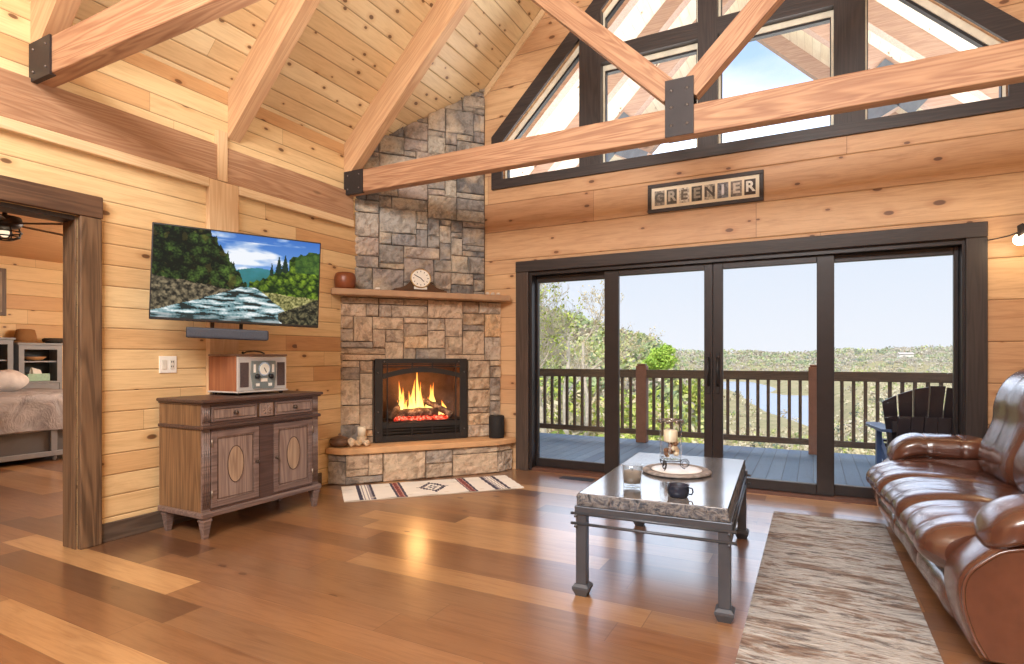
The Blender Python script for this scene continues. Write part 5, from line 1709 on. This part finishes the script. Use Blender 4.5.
# ================================================================== LANDSCAPE
TH0 = math.radians(27.7)
FX, FY = -math.sin(TH0), math.cos(TH0)
QX, QY = math.cos(TH0), math.sin(TH0)
def at(r, d): return (d * (FX + r * QX), d * (FY + r * QY))
def interp(tab, d):
    if d <= tab[0][0]: return tab[0][1]
    for (a, za), (b, zb__) in zip(tab, tab[1:]):
        if d <= b:
            t = math.log(d / a) / math.log(b / a)
            return za + (zb__ - za) * t
    return tab[-1][1]
T_L = [(9, -3.2), (25, -4.2), (50, -4.0), (90, -2.0), (150, 1.5), (260, 1.0), (500, 4), (900, 10), (1300, 10)]
T_M = [(9, -3.4), (25, -5.6), (60, -10), (120, -16), (155, -19.4), (420, -19.4), (470, -16), (700, -2), (900, 8), (1300, 8)]
T_B = [(9, -3.4), (25, -5.6), (60, -10), (120, -15.0), (200, -16.6), (400, -17.3), (470, -15), (700, -2), (900, 8), (1300, 8)]
T_S = [(9, .60), (120, .57), (154, .52), (199, .45), (386, .372), (460, .36)]
T_M2 = [(9, -3.4), (25, -5.6), (60, -10), (120, -16), (155, -19.4), (270, -19.4), (300, -16.5), (600, -6), (900, 8), (1300, 8)]
T_R = [(9, -3.4), (25, -5.2), (60, -8.8), (120, -12.5), (250, -15), (450, -9), (700, 2), (900, 10), (1300, 13)]
def smooth(a, b, x):
    t = max(0, min(1, (x - a) / (b - a))); return t * t * (3 - 2 * t)
def ground(r, d):
    zl, zm, zm2, zr = interp(T_L, d), interp(T_M, d), interp(T_M2, d), interp(T_R, d)
    zl += 9.5 * smooth(.32, .02, r) * smooth(40, 150, d)
    zw = zm + (zm2 - zm) * smooth(.40, .52, r)
    z = zl + (interp(T_B, d) - zl) * smooth(.24, .36, r)
    rs = interp(T_S, d)
    z = z + (zw - z) * smooth(rs - .035, rs + .015, r)
    z = z + (zr - z) * smooth(.535, .60, r)
    z += 7 * smooth(.62, .80, r) * smooth(450, 900, d) - 2.5 * smooth(500, 900, d)
    x, y = at(r, d)
    if z > -18.5: z += noise.noise(Vector((x * .012, y * .012, 0))) * d * .006
    return z
bt = NB('hillside_ground')
x, y, z, v = bt.coords()
n1 = bt.noise(v, .09, 5, .65); n2 = bt.noise(v, .9, 5, .7)
c_ = bt.ramp(n1, [(.32, S(150, 146, 96)), (.48, S(196, 178, 132)), (.6, S(170, 160, 110)), (.75, S(206, 190, 150))])
c_ = bt.mix(bt.rng(n2, .4, .7, 0, .6), c_, S(142, 130, 92))
bt.bsdf(c_, 1.0)
m = MB()
NU, ND = 150, 90
def terr(u, w):
    r = -.55 + 1.9 * u
    d = 9 * (1300 / 9) ** w
    x, y = at(r, d)
    return (x, y, ground(r, d))
m.grid(terr, NU, ND)
o = m.build('terrain', bt.m); structure(o, 'hillsides falling to the lake and rising beyond it', 'terrain')
blk = NB('lake_water')
x, y, z, v = blk.coords()
blk.bsdf(S(160, 174, 196), .2, 0, blk.bump(blk.noise(v, .5, 3), .15, .2))
m = MB()
a, b, c, d = at(.20, 100), at(.72, 100), at(.72, 520), at(.20, 520)
m.add([(p[0], p[1], -18) for p in (a, b, c, d)], [(0, 1, 2, 3)])
o = m.build('lake', blk.m); o['kind'] = 'stuff'; o['label'] = 'blue grey lake between the wooded hills'; o['category'] = 'lake'

M_LEAF = attr_color('spring_foliage', .9)
rnd = random.Random(3)
def leaf(mb, c, R, n, size, cols, asp=1.0, flat=.8):
    for i in range(n):
        while True:
            p = Vector((rnd.uniform(-1, 1), rnd.uniform(-1, 1), rnd.uniform(-1, 1)))
            if .2 < p.length < 1: break
        p = Vector((p.x * R, p.y * R, p.z * R * flat))
        a = Vector((rnd.uniform(-1, 1), rnd.uniform(-1, 1), rnd.uniform(-1, 1))).normalized()
        b = a.orthogonal().normalized()
        s = size * rnd.uniform(.6, 1.3)
        q = Vector(c) + p
        k = rnd.random(); cc = cols[rnd.randrange(len(cols))]
        f = .82 + .36 * rnd.random()
        mb.cc = (cc[0] * f, cc[1] * f, cc[2] * f, 1)
        a = a * s * asp; b = b * s / asp
        mb.add([q - a, q + b, q + a, q - b], [(0, 1, 2, 3)])
YG = [S(176, 186, 78), S(150, 166, 70), S(196, 196, 104), S(132, 146, 66)]
GR = [S(120, 142, 66), S(96, 120, 58), S(142, 158, 84)]
BR = [S(178, 162, 130), S(160, 142, 112), S(196, 182, 150), S(144, 128, 102)]
BG = [S(206, 188, 146), S(190, 170, 128), S(216, 202, 162), S(176, 164, 116)]
EV = [S(72, 92, 56), S(58, 78, 48)]
def hz(cols, t): return [tuple(c[i] + (h_ - c[i]) * t for i, h_ in enumerate(S(206, 206, 202)[:3])) + (1,) for c in cols]  # distance haze mixed into the foliage colours
fo = MB()
# far ridges
for i in range(4200):
    r = rnd.uniform(-.15, .95); d = 430 * (1000 / 430) ** rnd.random()
    zg = ground(r, d)
    if zg < -17: continue
    x, y = at(r, d)
    k = rnd.random(); n1 = noise.noise(Vector((x * .01, y * .01, 5)))
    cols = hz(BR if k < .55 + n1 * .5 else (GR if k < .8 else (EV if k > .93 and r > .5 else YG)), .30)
    R = rnd.uniform(2.6, 5) * d / 700
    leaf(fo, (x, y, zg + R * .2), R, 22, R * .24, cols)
# middle distance
for i in range(3000):
    r = rnd.uniform(-.1, .95); d = 55 * (400 / 55) ** rnd.random()
    zg = ground(r, d)
    if zg < -17.6: continue
    if .36 < r < .60 and d > 110 and rnd.random() < .8: continue
    x, y = at(r, d)
    k = rnd.random()
    if r < .34: cols = YG if k < .55 else (GR if k < .75 else BR)
    else: cols = BG if k < .70 else (BR if k < .82 else (YG if k < .95 else EV))
    R = rnd.uniform(1.6, 3.4) * (.5 + d / 160) * (.6 if r > .34 else 1)
    R = min(R, 4.5) * .62
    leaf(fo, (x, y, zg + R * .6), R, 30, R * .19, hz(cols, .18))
# near slope below the deck
for i in range(900):
    r = rnd.uniform(-.05, .95); d = 13 * (60 / 13) ** rnd.random()
    zg = ground(r, d); x, y = at(r, d)
    k = rnd.random()
    if r < .18: cols = BG if k < .45 else (BR if k < .7 else YG)
    elif r < .42: cols = YG if k < .75 else BG
    else: cols = BG if k < .65 else YG
    R = rnd.uniform(.5, 1.3) * (.6 + d / 50)
    if r > .36: R *= .6
    leaf(fo, (x, y, zg + R * .5), R, 60, R * .11, cols, 1.5)
o = fo.build('forest', M_LEAF, None, tint=True)
o['kind'] = 'stuff'; o['label'] = 'spring woodland and scrub over the hillsides around the lake'; o['category'] = 'woodland'

# single trees
M_BARK = plain('pale_bark', S(196, 182, 160), .9, 0, .2, 6)
def tree(r, d, h_, label, spread=.5, nl=260, cols=YG, seed=1, lsz=.09, crown=True, levels=4):
    x, y = at(r, d); zg = ground(r, d) - .1
    t = thing('tree', label, 'tree', (x, y, zg), 0, 'single trees beyond the deck')
    rn = random.Random(seed)
    m = MB(); tips = []
    def grow(p, dv, ln, rad, lv):
        pts = [p]; rr = [rad]
        n = 4
        for i in range(n):
            dv = (dv + Vector((rn.uniform(-1, 1), rn.uniform(-1, 1), rn.uniform(-.3, .8))) * .16).normalized()
            p = p + dv * ln / n
            pts.append(p); rr.append(max(.006, rad * (1 - .45 * (i + 1) / n)))
            if lv < levels and (lv > 0 or i >= 1):
                for q in range(1 if lv == 0 and i < 2 else 2):
                    ax = Vector((rn.uniform(-1, 1), rn.uniform(-1, 1), rn.uniform(-.1, .6))).normalized()
                    nd = (dv * .62 + ax * spread * 1.3).normalized()
                    if lv < levels - 0 and rn.random() < .85:
                        grow(p, nd, ln * rn.uniform(.42, .62), rr[-1] * .55, lv + 1)
        m.tube(pts, rr, 5 if lv < 2 else 3, False)
        tips.append((p, lv))
    grow(Vector((0, 0, 0)), Vector((rn.uniform(-.08, .08), rn.uniform(-.08, .08), 1)), h_ * .72, h_ * .014 + .03, 0)
    m.build('trunk', M_BARK, t)
    f = MB()
    global rnd
    old = rnd; rnd = rn
    tp = [p for p, l in tips if l >= 2]
    for i in range(nl):
        p = tp[rn.randrange(len(tp))]
        leaf(f, p, lsz * 4, 3, lsz, cols, 1.3)
    rnd = old
    o = f.build('foliage', M_LEAF, t, tint=True)
    o['kind'] = 'stuff'
tree(.066, 26, 9.0, 'bare pale tree with forked trunk at the left of the left door pane', .42, 420, YG, 4, .05, True, 4)
tree(.098, 30, 9.6, 'tall bare branching tree in the middle of the left door pane', .42, 420, BG, 9, .05, True, 4)
tree(.128, 34, 9.0, 'bare twiggy tree at the right of the left door pane', .42, 420, BG, 14, .05, True, 4)
tree(.252, 70, 4.4, 'bright green young tree seen right of the railing post', .62, 1500, [S(156, 188, 66), S(176, 200, 84), S(136, 168, 60)], 21, .17)
tree(.315, 76, 5.0, 'small yellow green tree right of the bright green tree', .40, 900, YG, 25, .17)
tree(.05, 19, 7.0, 'slender bare sapling nearest the deck at far left', .55, 500, YG, 31, .04)

# house on the far hill
hs = thing('hill_house', 'tiny pale house with low roof on the far hill', 'house', (*at(.685, 620), ground(.685, 620) + 3), math.radians(20))
MB().box(-7, 7, -3, 3, -6, 1.5).build('wall', plain('house_white', S(236, 230, 220), .8), hs)
MB().prism([(-4, 1.5), (4, 1.5), (0, 3.4)], 'X', -7.6, 7.6).build('roof', plain('house_roof', S(206, 196, 186), .8), hs)
